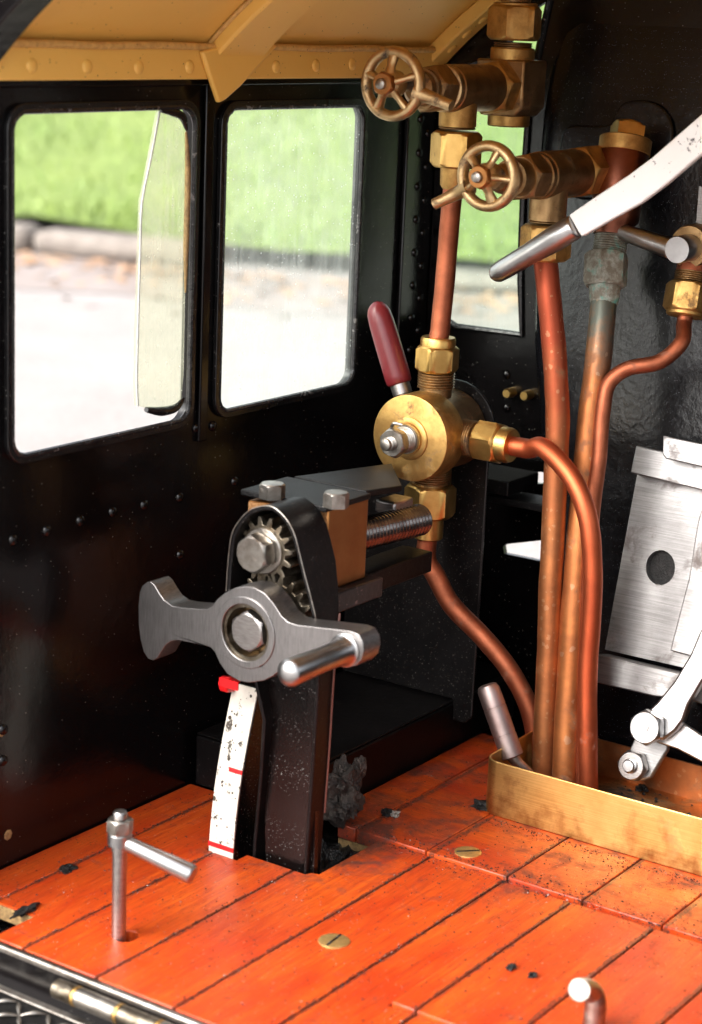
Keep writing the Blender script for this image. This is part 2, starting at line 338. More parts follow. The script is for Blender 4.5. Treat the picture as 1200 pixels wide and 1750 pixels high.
def b2(x0, x1, y0, y1, z0, z1): return box(((x0+x1)/2, (y0+y1)/2, (z0+z1)/2), (x1-x0, y1-y0, z1-z0))
def dome(r, h, n=12):
    vs, fs = [], []; R = ((1, 0), (.93, .42), (.7, .74), (.36, .95))
    for a, b in R:
        for k in range(n): q = 2*math.pi*k/n; vs.append(V((r*a*math.cos(q), r*a*math.sin(q), h*b)))
    for i in range(3):
        for k in range(n): fs.append((i*n+k, i*n+(k+1) % n, (i+1)*n+(k+1) % n, (i+1)*n+k))
    fs.append(tuple(range(3*n, 4*n))); return vs, fs
def rrect(c0, c1, d0, d1, r, f, n=6):
    """rounded rectangle in two coordinates; f maps them to a world point"""
    out = []
    for (cx, cy, a0) in ((d0-r, d1-r, 0), (c0+r, d1-r, 90), (c0+r, c1+r, 180), (d0-r, c1+r, 270)):
        for k in range(n+1):
            a = math.radians(a0+90*k/n); out.append(f(cx+r*math.cos(a), cy+r*math.sin(a)))
    return out
ORG = {}
def mkmesh(name, vf, mat, off=V((0, 0, 0)), sharp=38):
    vs, fs = vf; me = bpy.data.meshes.new(name)
    me.from_pydata([tuple(V(p)-off) for p in vs], [], fs); me.update()
    import bmesh as _b
    bm = _b.new(); bm.from_mesh(me); _b.ops.recalc_face_normals(bm, faces=bm.faces); bm.to_mesh(me); bm.free()
    for p in me.polygons: p.use_smooth = True
    me.set_sharp_from_angle(angle=math.radians(sharp))
    me.materials.append(M[mat] if isinstance(mat, str) else mat); return me
def link(o): sc.collection.objects.link(o); return o
def tag(o, label=None, cat=None, group=None, kind=None):
    for k, v in (('label', label), ('category', cat), ('group', group), ('kind', kind)):
        if v: o[k] = v
    return o
def thing(name, label=None, cat=None, loc=(0, 0, 0), group=None, kind=None):
    o = link(bpy.data.objects.new(name, None)); o.location = loc; o.empty_display_size = .01
    ORG[o.name] = V(loc); return tag(o, label, cat, group, kind)
def part(name, vf, mat, parent=None, bevel=0, seg=2, sharp=38, label=None):
    off = ORG[parent.name] if parent else V((0, 0, 0))
    o = link(bpy.data.objects.new(name, mkmesh(name, vf, mat, off, sharp)))
    if parent: o.parent = parent
    ORG[o.name] = off
    if bevel:
        b = o.modifiers.new('bevel', 'BEVEL'); b.width = bevel; b.segments = seg; b.limit_method = 'ANGLE'; b.angle_limit = math.radians(40)
        b.use_clamp_overlap = True
    if label: o['label'] = label
    return o
def solo(name, vf, mat, label, cat, group=None, bevel=0, kind=None, sharp=38, origin=None):
    """a thing that is one mesh"""
    c = V(origin) if origin is not None else V((0, 0, 0))
    if origin is None:
        n = len(vf[0]); c = sum((V(p) for p in vf[0]), V((0, 0, 0)))/n; c.z = min(p[2] for p in vf[0])
    o = link(bpy.data.objects.new(name, mkmesh(name, vf, mat, c, sharp))); o.location = c; ORG[o.name] = c
    if bevel:
        b = o.modifiers.new('bevel', 'BEVEL'); b.width = bevel; b.segments = 2; b.limit_method = 'ANGLE'; b.angle_limit = math.radians(40)
    return tag(o, label, cat, group, kind)
def copies(name, me, parent, places):
    """alike pieces sharing one mesh; places = [(point, direction of its axis)]"""
    for p, d in places:
        o = link(bpy.data.objects.new(name, me)); o.parent = parent; o.location = V(p)-ORG[parent.name]
        o.rotation_euler = V(d).to_track_quat('Z', 'Y').to_euler()

# ================================================================== OUTSIDE: path, kerb, grass bank
GZ = -.42
def ground_mats():
    m, nt, b, pos = base('pale_gravel')
    n = noise_n(nt, pos, 3.2, 6, .6); f = noise_n(nt, pos, 45, 5, .7)
    col = mixc(nt, .5, ramp(nt, n, .3, (.24, .215, .205), .7, (.34, .31, .30)), ramp(nt, f, .3, (.19, .17, .16), .75, (.38, .35, .34)))
    nt.links.new(col, b.inputs['Base Color']); b.inputs['Roughness'].default_value = .9
    bump(nt, b, f, .5, .02); M['gravel'] = m
    m, nt, b, pos = base('grass_bank_turf')
    n = noise_n(nt, pos, 2.1, 7, .65); f = noise_n(nt, pos, 14, 6, .7)
    col = mixc(nt, .5, ramp(nt, n, .3, (.115, .18, .034), .7, (.21, .27, .062)), ramp(nt, f, .3, (.105, .17, .03), .72, (.23, .29, .075)))
    nt.links.new(col, b.inputs['Base Color']); b.inputs['Roughness'].default_value = .8; bump(nt, b, f, .8, .05); M['turf'] = m
    m, nt, b, pos = base('grass_blade'); oi = noise_n(nt, pos, 6, 4)
    nt.links.new(ramp(nt, oi, .3, (.105, .18, .03), .7, (.22, .29, .07)), b.inputs['Base Color']); b.inputs['Roughness'].default_value = .6; M['blade'] = m
    m, nt, b, pos = base('kerb_stone'); n = noise_n(nt, pos, 9, 6, .65)
    nt.links.new(ramp(nt, n, .3, (.13, .11, .095), .72, (.25, .22, .195)), b.inputs['Base Color']); b.inputs['Roughness'].default_value = .9; bump(nt, b, n, .6, .03); M['kerbstone'] = m
    m, nt, b, pos = base('dry_leaf'); n = noise_n(nt, pos, 5, 4)
    nt.links.new(ramp(nt, n, .3, (.34, .19, .11), .7, (.42, .29, .19)), b.inputs['Base Color']); b.inputs['Roughness'].default_value = .8; M['leaf'] = m
ground_mats()
part('ground', ([V((-250, -250, GZ)), V((250, -250, GZ)), V((250, 250, GZ)), V((-250, 250, GZ))], [(0, 1, 2, 3)]), 'gravel')['kind'] = 'structure'
K0 = on_z(-160, 418, GZ); K1 = on_z(1150, 532, GZ); KD = (K1-K0).normalized(); KN = V((-KD.y, KD.x, 0))
if KN.dot(FW) < 0: KN = -KN
def gp(s, t, z=0): return K0 + KD*s + KN*t + EZ*z
def bank_h(s, t): return .085 + .13*max(t-.1, 0) + .05*noise.noise(V((s*.9, t*.9, 0))) + .03*noise.noise(V((s*3, t*3, 2)))
vs, fs = [], []; NS, NT = 60, 30
for i in range(NS+1):
    for j in range(NT+1):
        s = -12+34*i/NS; t = .19+22*(j/NT)**1.6; vs.append(gp(s, t, bank_h(s, t)))
for i in range(NS):
    for j in range(NT): a = i*(NT+1)+j; fs.append((a, a+1, a+NT+2, a+NT+1))
bk = part('grass_bank', (vs, fs), 'turf'); bk['kind'] = 'structure'
random.seed(3); vs, fs = [], []
for k in range(9000):
    s = random.uniform(-2.5, 7); t = .23+random.random()**1.7*7; p = gp(s, t, bank_h(s, t)-.01); a = random.uniform(0, 6.28); h = random.uniform(.03, .09)
    if t < .35: h *= 1.3
    q = V((math.cos(a), math.sin(a), 0)); l = V((random.uniform(-.6, .6), random.uniform(-.6, .6), 1))*h; i = len(vs)
    vs += [p-q*.008, p+q*.008, p+l*.6+q*.006, p+l+EZ*-.01]; fs.append((i, i+1, i+2, i+3))
g = part('grass', (vs, fs), 'blade'); tag(g, 'long green grass growing on the bank outside the windows', 'grass', kind='stuff')
m, nt, b, pos = base('trodden_litter'); n_ = noise_n(nt, pos, 2.6, 8, .7); f_ = noise_n(nt, pos, 24, 5, .7)
nt.links.new(mixc(nt, .4, ramp(nt, n_, .35, (.19, .15, .13), .66, (.29, .26, .25)), ramp(nt, f_, .35, (.18, .13, .11), .7, (.31, .28, .27))), b.inputs['Base Color']); b.inputs['Roughness'].default_value = .9; M['litter'] = m
vs = []; random.seed(5)
for i in range(61): vs += [gp(-6+.35*i, .1, .004), gp(-6+.35*i, -.75-.35*noise.noise(V((i*.37, 0, 0)))-.12*random.random(), .004)]
part('verge', (vs, [(2*i, 2*i+1, 2*i+3, 2*i+2) for i in range(60)]), 'litter')['kind'] = 'structure'
kerb = thing('kerb', kind='structure', loc=gp(0, 0)); s = -5.; random.seed(11)
while s < 13:
    L = random.uniform(.5, .95); h = random.uniform(.06, .12); wv = random.uniform(.16, .22)
    pl = [gp(s+.01, 0, 0), gp(s+L-.015, random.uniform(-.02, .02), 0), gp(s+L-.015, wv, 0), gp(s+.01, wv, 0)]
    if not (1.15 < s < 1.6): part('kerb_stone', prism([pl], EZ*h), 'kerbstone', kerb, bevel=.04)
    s += L
vs, fs = [], []
for k in range(1600):
    p = gp(random.uniform(-4, 10), -abs(random.gauss(0, .35))-.01, random.uniform(.004, .02)); a = random.uniform(0, 6.28); r = random.uniform(.02, .045)
    q = V((math.cos(a), math.sin(a), random.uniform(-.2, .2)))*r; e = V((-math.sin(a), math.cos(a), random.uniform(-.3, .5)))*r*.6; i = len(vs)
    vs += [p-q, p-e, p+q, p+e]; fs.append((i, i+1, i+2, i+3))
lf = part('fallen_leaves', (vs, fs), 'leaf'); tag(lf, 'brown fallen leaves blown against the stone kerb', 'leaves', kind='stuff')

# ================================================================== CAB: floor
WY = .22                                             # inner face of the side wall
XR, XJ = -.378, -.088                                # rear edge of the floor, joint between the boards
floor = thing('floor', kind='structure', loc=(-.2, 0, 0))
part('floor_pan', b2(XR+.006, .21, -.42, WY-.002, -.034, -.030), 'pitch', floor)
TH, GAP = .011, .0005
FZ = .0026                                           # front boards stand a little proud
def plank(poly, z=0., holes=(), th=TH, mat='wood'):
    part('plank', prism([[V((x, y, z-th)) for x, y in poly]] + [[V((x, y, z-th)) for x, y in h] for h in holes], EZ*th), 'wood_cross' if z == FZ else 'wood', floor, bevel=.0009, sharp=30)
def rect(x0, x1, y0, y1): return [(x0, y0+GAP), (x1, y0+GAP), (x1, y1-GAP), (x0, y1-GAP)]
R0 = XR+.002
PIN = on_z(203, 1601)
pinhole = [(PIN.x+.004+.0085*math.cos(a*.524), PIN.y-.003+.0075*math.sin(a*.524)) for a in range(12)]
plank([(-.338, .186+GAP), (-.093, .186+GAP), (-.093, WY-.002), (-.338, WY-.002)])
plank([(R0, .124+GAP), (-.182, .124+GAP), (-.182, .131), (-.093, .131), (-.093, .186-GAP), (-.338, .186-GAP), (-.338, .150), (R0, .150)])
plank([(R0, .062+GAP), (-.1705, .062+GAP), (-.1705, .103), (-.1825, .103), (-.1825, .124-GAP), (R0, .124-GAP)], holes=[pinhole])
plank([(R0, GAP), (XJ-.001, GAP), (XJ-.001, .0446), (-.164, .0446), (-.166, .050), (-.1705, .052), (-.1705, .062-GAP), (R0, .062-GAP)])
plank(rect(R0, XJ-.001, -.061, 0))
HX, HY = -.2895, -.099                               # lift-out hatch
plank([(R0, -.117+GAP), (HX-.001, -.117+GAP), (HX-.001, HY+.001), (XJ-.0025, HY+.001), (XJ-.0025, -.061-GAP), (R0, -.061-GAP)], -.0005)
plank(rect(R0, HX-.001, -.180, -.117), -.0005); plank(rect(R0, HX-.001, -.242, -.180), -.0005); plank(rect(R0, HX-.001, -.31, -.242), -.0005)
HZ = .0022
plank([(HX, -.1170+GAP), (XJ-.007, -.1170+GAP), (XJ-.007, HY-.0006), (HX, HY-.0006)], HZ)
plank(rect(HX, XJ-.007, -.180, -.1170), HZ); plank(rect(HX, XJ-.007, -.242, -.180), HZ); plank(rect(HX, XJ-.007, -.31, -.242), HZ)
plank([(XJ, .066+GAP), (.147, .066+GAP), (.147, .100), (-.058, .100), (XJ, .082)], FZ)
plank([(XJ, .005+GAP), (.147, .005+GAP), (.147, .066-GAP), (XJ, .066-GAP)], FZ)
plank(rect(XJ, .06, -.0625, .005), FZ); plank(rect(XJ, .06, -.122, -.0625), FZ); plank(rect(XJ, .06, -.182, -.122), FZ); plank(rect(XJ, .06, -.245, -.182), FZ); plank(rect(XJ, .06, -.31, -.245), FZ)
part('ply_edge', b2(-.3395, -.3383, .151, WY-.003, -.0105, -.001), 'ply', floor)
part('joist', b2(XJ+.0005, XJ+.012, .0446, .0815, -.0285, FZ-TH-.0004), 'ply', floor)
def slot_screw(px, py, z, r, rot, tilt=0.):
    p = on_z(px, py, z); vf = lathe(p+EZ*-.002, EZ, [(0, r*.8), (.0016, r), (.0026, r*.99), (.0031, r*.85)], 30)
    o = part('brass_screw', vf, 'brass_flat', floor)
    c, s = math.cos(rot), math.sin(rot)
    part('slot', box(p+EZ*.00118, (r*1.75, .0016, .0006), (V((c, s, 0)), V((-s, c, 0)), EZ)), 'pitch', o)
slot_screw(571, 1609, .0, .0105, .1); slot_screw(800, 1457, FZ, .0098, -.75)

# steel angle along the rear edge, hinge and chequered fall plate behind it
edge = thing('floor_edge_angle', 'black steel edging strip with worn silver lip along the rear of the boards', 'edging', (XR, 0, -.03))
part('lip', b2(XR-.0052, XR+.0003, -.32, WY+.01, -.0045, .0005), M['steel_dull'], edge, bevel=.0018, seg=3)
part('upright', b2(XR-.0030, XR+.0000, -.32, WY+.01, -.030, -.0047), 'black', edge)
fall = thing('fall_plate', 'black chequered steel plate hinged below the rear floor edge', 'plate', (XR-.05, .1, -.03))
FPZ = -.0245
part('sheet', b2(XR-.16, XR-.012, -.32, WY+.03, FPZ-.004, FPZ), 'black_dusty', fall, bevel=.0012)
part('rim', b2(XR-.0165, XR-.0105, -.32, WY+.03, FPZ+.0001, FPZ+.0022), 'steel_dull', fall, bevel=.0009)
lug = mkmesh('tread_bar', tube([V((-.008, 0, 0)), V((0, 0, .0012)), V((.008, 0, 0))], [.0004, .0016, .0004], 8, 4, flat=1), 'steel_dull', sharp=60)
k = 0
for i in range(9):
    for j in range(20):
        x, y = XR-.024-i*.0125, WY+.02-j*.0125
        if y < .02: continue
        o = link(bpy.data.objects.new('tread_bar', lug)); o.parent = fall; o.location = V((x, y, FPZ+.0002))-ORG[fall.name]; o.rotation_euler = (0, 0, math.radians(45 if (i+j) % 2 else -45))
hinge = thing('hinge', 'round steel hinge barrel with brassy rings below the rear floor edge', 'hinge', (XR-.012, .06, -.024))
hy0 = on_x(97, 1688, XR-.012).y; hz = on_x(97, 1688, XR-.012).z; t = 0.
for i, L in enumerate((.017, .033, .03, .032, .04)):
    part('knuckle', lathe((XR-.0125, hy0-t, hz), -EY, [(0, .0052), (.0008, .0062), (L-.0014, .0062), (L-.0006, .0052)], 22), M['steel_dull'] if i % 2 else M['gear'], hinge)
    part('ring', lathe((XR-.0125, hy0-t-L+.0006, hz), -EY, [(0, .0056), (.0002, .0064), (.0022, .0064), (.0024, .0056)], 22), 'brass', hinge)
    t += L+.0015

# ================================================================== CAB: side wall
XW0, XW1, XF = -.42, .215, .215
W1 = (-.2895, .2885, -.1050, .5145); W2 = (-.0715, .2885, .1065, .5130)   # x0 z0 x1 z1
wy = lambda y: (lambda x, z: V((x, y, z)))
wall = thing('cab_side_wall', 'glossy black steel cab side with two windows and rivets', 'wall', (0, WY, 0))
outer = [V((XW0, WY, -.05)), V((XW1, WY, -.05)), V((XW1, WY, .62)), V((XW0, WY, .62))]
part('panel', prism([outer] + [rrect(a, b, c, d, .013, wy(WY)) for a, b, c, d in (W1, W2)], EY*.006), 'black', wall)
def bead(win, nm, out=.0046, depth=.0040):
    a, b, c, d = win
    o = part(nm, prism([rrect(a-out, b-out, c+out, d+out, .017, wy(WY-depth)), rrect(a+.001, b+.001, c-.001, d-.001, .0125, wy(WY-depth))], EY*(depth-.0002)), 'bead', wall, bevel=.0022, seg=3)
    P = rrect(a+.0005, b+.0005, c-.0005, d-.0005, .013, wy(WY-depth*.6), 8)
    P = [p+V((random.uniform(-1, 1), 0, random.uniform(-1, 1)))*.0004 for p in P]
    part('seal', tube(P, .0021, 8, 0, closed=True), 'seal', o)
    return o
f1 = bead(W1, 'window_frame'); f2 = bead(W2, 'window_frame')
part('window_pane', prism([rrect(W2[0]-.002, W2[1]-.002, W2[2]+.002, W2[3]+.002, .016, wy(WY+.0012))], EY*.0024), 'glass', wall, label='dusty scratched window pane')
sh = [(273, 190), (300, 189), (316, 205), (322, 260), (318, 420), (314, 640), (309, 690), (290, 698), (262, 700), (236, 694), (234, 650), (236, 560), (240, 420), (243, 345), (258, 270)]
part('broken_pane', prism([[on_y(x, y, WY+.001) for x, y in sh]], EY*.0034), 'glass_broken', wall, label='jagged leftover strip of broken yellowed window glass')
part('glass_edge', tube([on_y(x, y, WY+.0008) for x, y in ((273, 190), (258, 270), (243, 345), (240, 420), (236, 560), (234, 650), (236, 694))], .0008, 8, 3), 'seal_grey', wall)
part('putty', tube([on_y(x, y, WY-.001) for x, y in ((250, 700), (275, 703), (300, 697), (314, 680))], [.002, .0035, .003, .001], 10), 'bead', wall)
part('putty', tube([on_y(x, y, WY-.001) for x, y in ((318, 225), (321, 300), (318, 420), (317, 500))], [.0008, .0022, .002, .0006], 10), M['ply'], wall)
part('putty', tube([on_y(x, y, WY-.002) for x, y in ((275, 189), (296, 192), (312, 200), (319, 222))], [.0012, .003, .003, .001], 10), 'bead', wall)
part('mullion_strip', b2(-.0935, -.0840, WY-.0035, WY-.0002, .27, .535), 'black', wall, bevel=.0012)
part('top_rail', b2(XW0, XW1-.002, WY-.004, WY-.0002, .5285, .534), 'black', wall, bevel=.0012)
part('corner_angle', jn(b2(.168, .2145, WY-.005, WY-.0002, -.03, .545), b2(.2095, .2145, WY-.017, WY-.0052, .0, .545)), 'black', wall, bevel=.0012)
rv = mkmesh('rivet', dome(.0040, .0028), 'black', sharp=80)
pl = [(on_y(x, y, WY), -EY) for x, y in ((22, 923), (80, 907), (137, 890), (192, 875), (246, 863), (307, 850), (308, 948), (335, 731), (363, 728), (401, 823), (5, 1247), (5, 1300))]
pl += [(V((.1865, WY-.005, .5-.0275*i)), -EY) for i in range(16)] + [(V((.1985, WY-.005, .488-.0275*i)), -EY) for i in range(16)]
copies('rivet', rv, wall, pl)
flake = mkmesh('paint_flake', dome(.004, .0004, 7), M['ply'], sharp=80)
copies('paint_flake', flake, wall, [(on_y(x, y, WY), -EY) for x, y in ((4, 1250), (6, 1300), (14, 1427))])

wr_ = thing('unseen_wall_right', kind='structure', loc=(0, -.42, 0))  # unseen cab side, added so the black paint reflects an interior
part('panel', prism([[V((XW0, -.42, -.05)), V((XW1, -.42, -.05)), V((XW1, -.42, .62)), V((XW0, -.42, .62))]] + [rrect(a, b, c, d, .016, wy(-.42)) for a, b, c, d in (W1, W2)], -EY*.006), 'black', wr_)

# ================================================================== CAB: front plate with arched spectacle window
FX = XF
front = thing('cab_front_plate', 'black steel cab front plate with an arched glazed lookout window', 'wall', (FX, .1, 0))
wr = [on_x(x, y, FX) for x, y in ((893, 572), (891, 480), (893, 400), (897, 300), (905, 190), (917, 110), (928, 55), (940, 2))]
wb = wr[0].z-.001
arch = list(wr) + [on_x(920, 8, FX), on_x(903, 25, FX), on_x(880, 60, FX), on_x(850, 95, FX)]
lz = on_x(790, 300, FX); yl = .200
arch += [V((FX, yl-.012, .545)), V((FX, yl-.003, .53)), V((FX, yl, .51)), V((FX, yl, wb+.014)), V((FX, yl-.004, wb+.004)), V((FX, yl-.014, wb))]
gap1 = [on_x(x, y, FX) for x, y in ((860, 934), (866, 930), (940, 922), (940, 962), (862, 946))]
gap2 = [on_x(x, y, FX) for x, y in ((915, 806), (940, 808), (940, 827), (913, 826))]
po = [V((FX, -.42, -.034)), V((FX, WY, -.034)), V((FX, WY, .55)), V((FX, .17, .60)), V((FX, .1, .65)), V((FX, -.3, .65)), V((FX, -.37, .60)), V((FX, -.42, .55))]
part('panel', prism([po, arch, gap1, gap2], EX*.005), 'black', front)
part('window_frame', tube([p-EX*.001 for p in arch], .003, 8, 0, closed=True), 'bead', front)
part('window_pane', prism([[p+EX*.0012 for p in arch]], EX*.0022), 'glass_green', front)
part('shelf_bar', box(on_x(880, 852, FX-.04), (.03, .09, .006)), 'black_dusty', front, bevel=.001)
part('shelf_bar', box(on_x(850, 819, FX-.045), (.05, .05, .012)), 'black_dusty', front, bevel=.001)
st = mkmesh('brass_stud', lathe((0, 0, 0), EZ, [(0, .0042), (.009, .0042), (.0105, .0034)], 18), 'brass_bright')
copies('brass_stud', st, front, [(on_x(876, 670, FX), -EX), (on_x(906, 674, FX), -EX)])
copies('rivet', rv, front, [(on_x(x, y, FX), -EX) for x, y in ((866, 640), (866, 697), (738, 96), (765, 60), (792, 28), (745, 95))])

# ================================================================== CAB: roof
RY, RZ = WY, .5515                                   # springing of the arch
A0 = math.radians(46); RR = .30/math.sin(A0); CYR = WY-.30; CZR = RZ - RR*math.cos(A0)
def arcp(a, r, x): return V((x, CYR + r*math.sin(a), CZR + r*math.cos(a)))
roof = thing('cab_roof', 'arched tan painted steel cab roof with rivets and a cross rib', 'roof', (0, WY, .55))
def arch_bar(x0, x1, r0, r1, a0, a1, n=22, tap=None):
    vs, fs = [], []
    for i in range(n+1):
        a = a0+(a1-a0)*i/n
        vs += [arcp(a, r0, x0), arcp(a, r0, x1), arcp(a, r1, x1), arcp(a, r1, x0)]
    for i in range(n):
        for k in range(4): fs.append((4*i+k, 4*i+(k+1) % 4, 4*i+4+(k+1) % 4, 4*i+4+k))
    fs += [(3, 2, 1, 0), tuple(4*n+k for k in range(4))]; return vs, fs
part('sheet', arch_bar(-.312, .23, RR, RR+.004, A0, -A0, 40), 'tan', roof)
part('side_flange', jn(b2(-.311, .2, WY-.0115, WY-.0045, .5335, .5558)), 'tan', roof, bevel=.0012)
bd = tube([V((-.311+.0256*i, WY-.0125-.0006*math.sin(i*2.1), .5560+.0004*math.sin(i*1.3))) for i in range(21)], .0026, 10, 3)
part('weld_seam', bd, 'tan_grit', roof)
rt = mkmesh('rivet', dome(.0048, .0018), 'tan', sharp=80)
copies('rivet', rt, roof, [(on_y(x, y, WY-.0117), -EY) for x, y in ((-10, 112), (54, 112), (149, 114), (237, 115), (324, 114), (472, 114), (540, 112), (602, 110), (668, 108))])
# cross rib: a T of web and flange following the arch, its foot a pointed gusset over the mullion
rx0, rx1 = -.0985, -.0440
part('rib', arch_bar(rx0, rx1, RR-.0125, RR-.0002, A0+.012, -A0, 34), 'tan', roof, bevel=.002)
ft = [on_y(x, y, WY-.0165) for x, y in ((347, 88), (353, 108), (376, 176), (386, 171), (412, 148), (448, 108), (476, 78), (440, 62))]
part('rib_foot', prism([ft], EY*.0045), 'tan', roof, bevel=.0015)
part('weld_seam', arch_bar(rx0-.0028, rx0+.0005, RR-.0035, RR-.0003, A0-.01, -A0, 34), 'tan_grit', roof, bevel=.0015)
part('front_rib', arch_bar(.188, .2135, RR-.012, RR-.0002, A0+.02, -A0, 34), 'tan', roof, bevel=.0015)
copies('rivet', rt, roof, [(arcp(A0-.045*i-.05, RR-.0121, .2), (arcp(0, 0, 0)-arcp(A0-.045*i-.05, 1, 0))) for i in range(6)])
part('rear_beam', arch_bar(-.34, -.3125, RR-.016, RR+.006, A0+.03, -A0, 34), 'black', roof, bevel=.0015)

# ================================================================== black locker between reverser and side wall, valve plate
lock = thing('side_locker', 'low plain black steel box along the wall behind the reverser', 'locker', (.03, .16, 0))
part('body', b2(-.092, .205, .1025, WY-.0055, .0, .040), 'black_satin', lock, bevel=.0015)
part('lid', b2(-.0915, .2045, .1030, WY-.006, .0405, .0425), 'black_satin', lock, bevel=.001)
VPX = .10
BC = on_x(741, 738, .070)                            # centre of the three way valve, where its unions meet
e1, e2 = on_x(834, 780, VPX), on_x(808, 1240, VPX); zb = e2.z
zb2 = max(zb, .0445)
vp = [V((VPX, e1.y+.001, zb+.006)), V((VPX, e1.y+.007, zb)), V((VPX, .101, zb)), V((VPX, .1015, zb2)), V((VPX, .212, zb2)), V((VPX, .212, BC.z-.06)), V((VPX, .19, BC.z-.05)), V((VPX, BC.y+.036, BC.z-.03))]
vp += [V((VPX, BC.y+.0375*math.cos(a), BC.z+.0375*math.sin(a))) for a in (i*math.pi/14 for i in range(15))]
vp += [V((VPX, e1.y, BC.z-.02)), V((VPX, e1.y, e1.z-.02))]
solo('valve_plate', prism([vp], EX*.003), 'black_satin', 'upright black steel plate with rounded top carrying the round brass valve', 'plate', bevel=.0006, sharp=30)

part('worn_edge', tube([e1+V((-.0006, -.0003, 0)), (e1+V((VPX, e1.y+.0005, zb+.01)))/2+V((-.0006, -.0003, 0)), V((VPX-.0006, e1.y+.0007, zb+.008))], .0007, 8, 6), 'chipped_edge', bpy.data.objects['valve_plate'])

# ================================================================== unions and pipes
def union(parent, o, d, ln, r, mat='brass_bright', th=(0, .01), collar=.004, rot=.3, thr=.75, pitch=.0016):
    """threaded neck th, hexagon nut of length ln after it, collar; distances along d from o"""
    if th[1] > th[0]: part('thread', thread(o, d, th[0], th[1], r*thr, pitch), 'brass_dark', parent)
    n = part('union_nut', hexn(o, d, th[1], th[1]+ln, r, rot), mat, parent, sharp=25)
    if collar: part('collar', lathe(o, d, [(th[1]+ln-.0004, r*.8), (th[1]+ln+collar*.7, r*.8), (th[1]+ln+collar, r*.74)], 28), mat, n)
    return n
def pipe(pts, r, mat, label, group='copper pipes of the backhead', sub=10, name='copper_pipe'):
    P_ = smooth_path(pts, sub); k_ = r*977
    for i in range(2, len(P_)-3): P_[i] = P_[i] + V((noise.noise(P_[i]*22+V((k_, 0, 0))), noise.noise(P_[i]*22+V((0, k_, 0))), 0))*.0010
    rl = [r*(1+.035*noise.noise(p*60+V((k_, 1, 0)))) for p in P_]
    return solo(name, tube(P_, rl, 24, 0), mat, label, 'pipe', group, sharp=60, origin=pts[-1] if pts[-1].z < pts[0].z else pts[0])

# ---- three way valve
tw = thing('three_way_valve', 'round brass three-way valve with maroon lever on the black plate', 'valve', V((VPX, BC.y, BC.z)))
fcx = on_y(700, 748, BC.y).x; VR = .0337
part('rear_body', lathe((VPX-.0004, BC.y, BC.z), -EX, [(0, .0295), (.003, .031), (VPX-fcx-.029, .031), (VPX-fcx-.027, .0325)], 56), 'brass_dark', tw)
disc = part('front_cap', lathe((fcx, BC.y, BC.z), EX, [(0, VR-.0012), (.0004, VR-.0004), (.0014, VR), (.0255, VR), (.0268, VR-.0006)], 72), 'brass', tw)
part('boss', lathe((fcx, BC.y, BC.z), -EX, [(-.0005, .0165), (.0012, .0165), (.0018, .0158), (.002, .0125), (.004, .0122)], 40), 'brass', disc)
sp = part('spindle', jn(lathe((fcx, BC.y, BC.z), -EX, [(.0035, .0112), (.006, .0112), (.0062, .008)], 30), thread((fcx, BC.y, BC.z), -EX, .006, .019, .0102, .0024), thread((fcx, BC.y, BC.z), -EX, .024, .0315, .0052, .0012), lathe((fcx, BC.y, BC.z), -EX, [(.0312, .0046), (.034, .0044), (.0345, .0036)], 20)), 'steel_dull', tw)
part('nut', hexn((fcx, BC.y, BC.z), -EX, .0165, .0255, .0118, .25), 'steel_dull', tw, sharp=25)
part('split_pin', tube([V((fcx-.017, BC.y-.004, BC.z+.0135)), V((fcx-.019, BC.y+.002, BC.z+.0142)), V((fcx-.018, BC.y+.005, BC.z+.011))], .0013, 8), 'steel_dull', sp)
l0, l1 = on_x(688, 672, BC.x-.004), on_x(643, 519, BC.x-.004); ld = (l1-l0).normalized(); LL = (l1-l0).length
lev = part('lever_ferrule', lathe(l0, ld, [(-.012, .0048), (-.001, .0048), (-.0005, .0078), (.0075, .0078), (.008, .0068)], 26), 'steel', tw)
part('lever_grip', lathe(l0, ld, [(.0076, .0086), (.009, .0099), (.014, .0103), (LL*.6, .0102), (LL*.8, .0099), (LL*.9, .0092), (LL*.96, .0076), (LL, .0048), (LL+.0015, .002)], 30), 'maroon', lev, sharp=70)
tz0 = on_x(742, 662, BC.x).z; tz1 = on_x(743, 634, BC.x).z; tz2 = on_x(744, 590, BC.x).z; tz3 = on_x(744, 575, BC.x).z
part('neck', lathe((BC.x, BC.y, BC.z+.022), EZ, [(0, .0125), (tz0-BC.z-.022, .0125)], 28), 'brass_dark', tw)
union(tw, V((BC.x, BC.y, tz0)), EZ, tz2-tz1, .0172, 'brass_bright', (0, tz1-tz0), tz3-tz2, .25, .84, .0021)
bz0 = on_x(740, 828, BC.x).z; bz1 = on_x(739, 883, BC.x).z; bz2 = on_x(738, 922, BC.x).z
part('neck', lathe((BC.x, BC.y, BC.z-.022), -EZ, [(0, .0135), (BC.z-.022-bz0, .0135)], 28), 'brass_dark', tw)
n = union(tw, V((BC.x, BC.y, BC.z-.028)), -EZ, bz0-bz1, .0205, 'brass_bright', (0, BC.z-.028-bz0), 0, -.14, .78, .0018)
part('tail', lathe((BC.x, BC.y, bz1+.0005), -EZ, [(0, .0142), (.0015, .0118), (bz1-bz2-.001, .0118), (bz1-bz2, .0106)], 28), 'brass_bright', n)
ry = lambda px, py: BC.y - on_x(px, py, BC.x).y
part('neck', lathe((BC.x, BC.y-.02, BC.z), -EY, [(0, .0125), (.012, .0125)], 28), 'brass_dark', tw)
r0_, r1_, r2_, r3_ = ry(797, 745), ry(818, 748), ry(858, 750), ry(880, 752)
union(tw, V((BC.x, BC.y, BC.z)), -EY, r2_-r1_, .0170, 'brass_bright', (r0_-.003, r1_), r3_-r2_-.002, .25, .84, .0021)

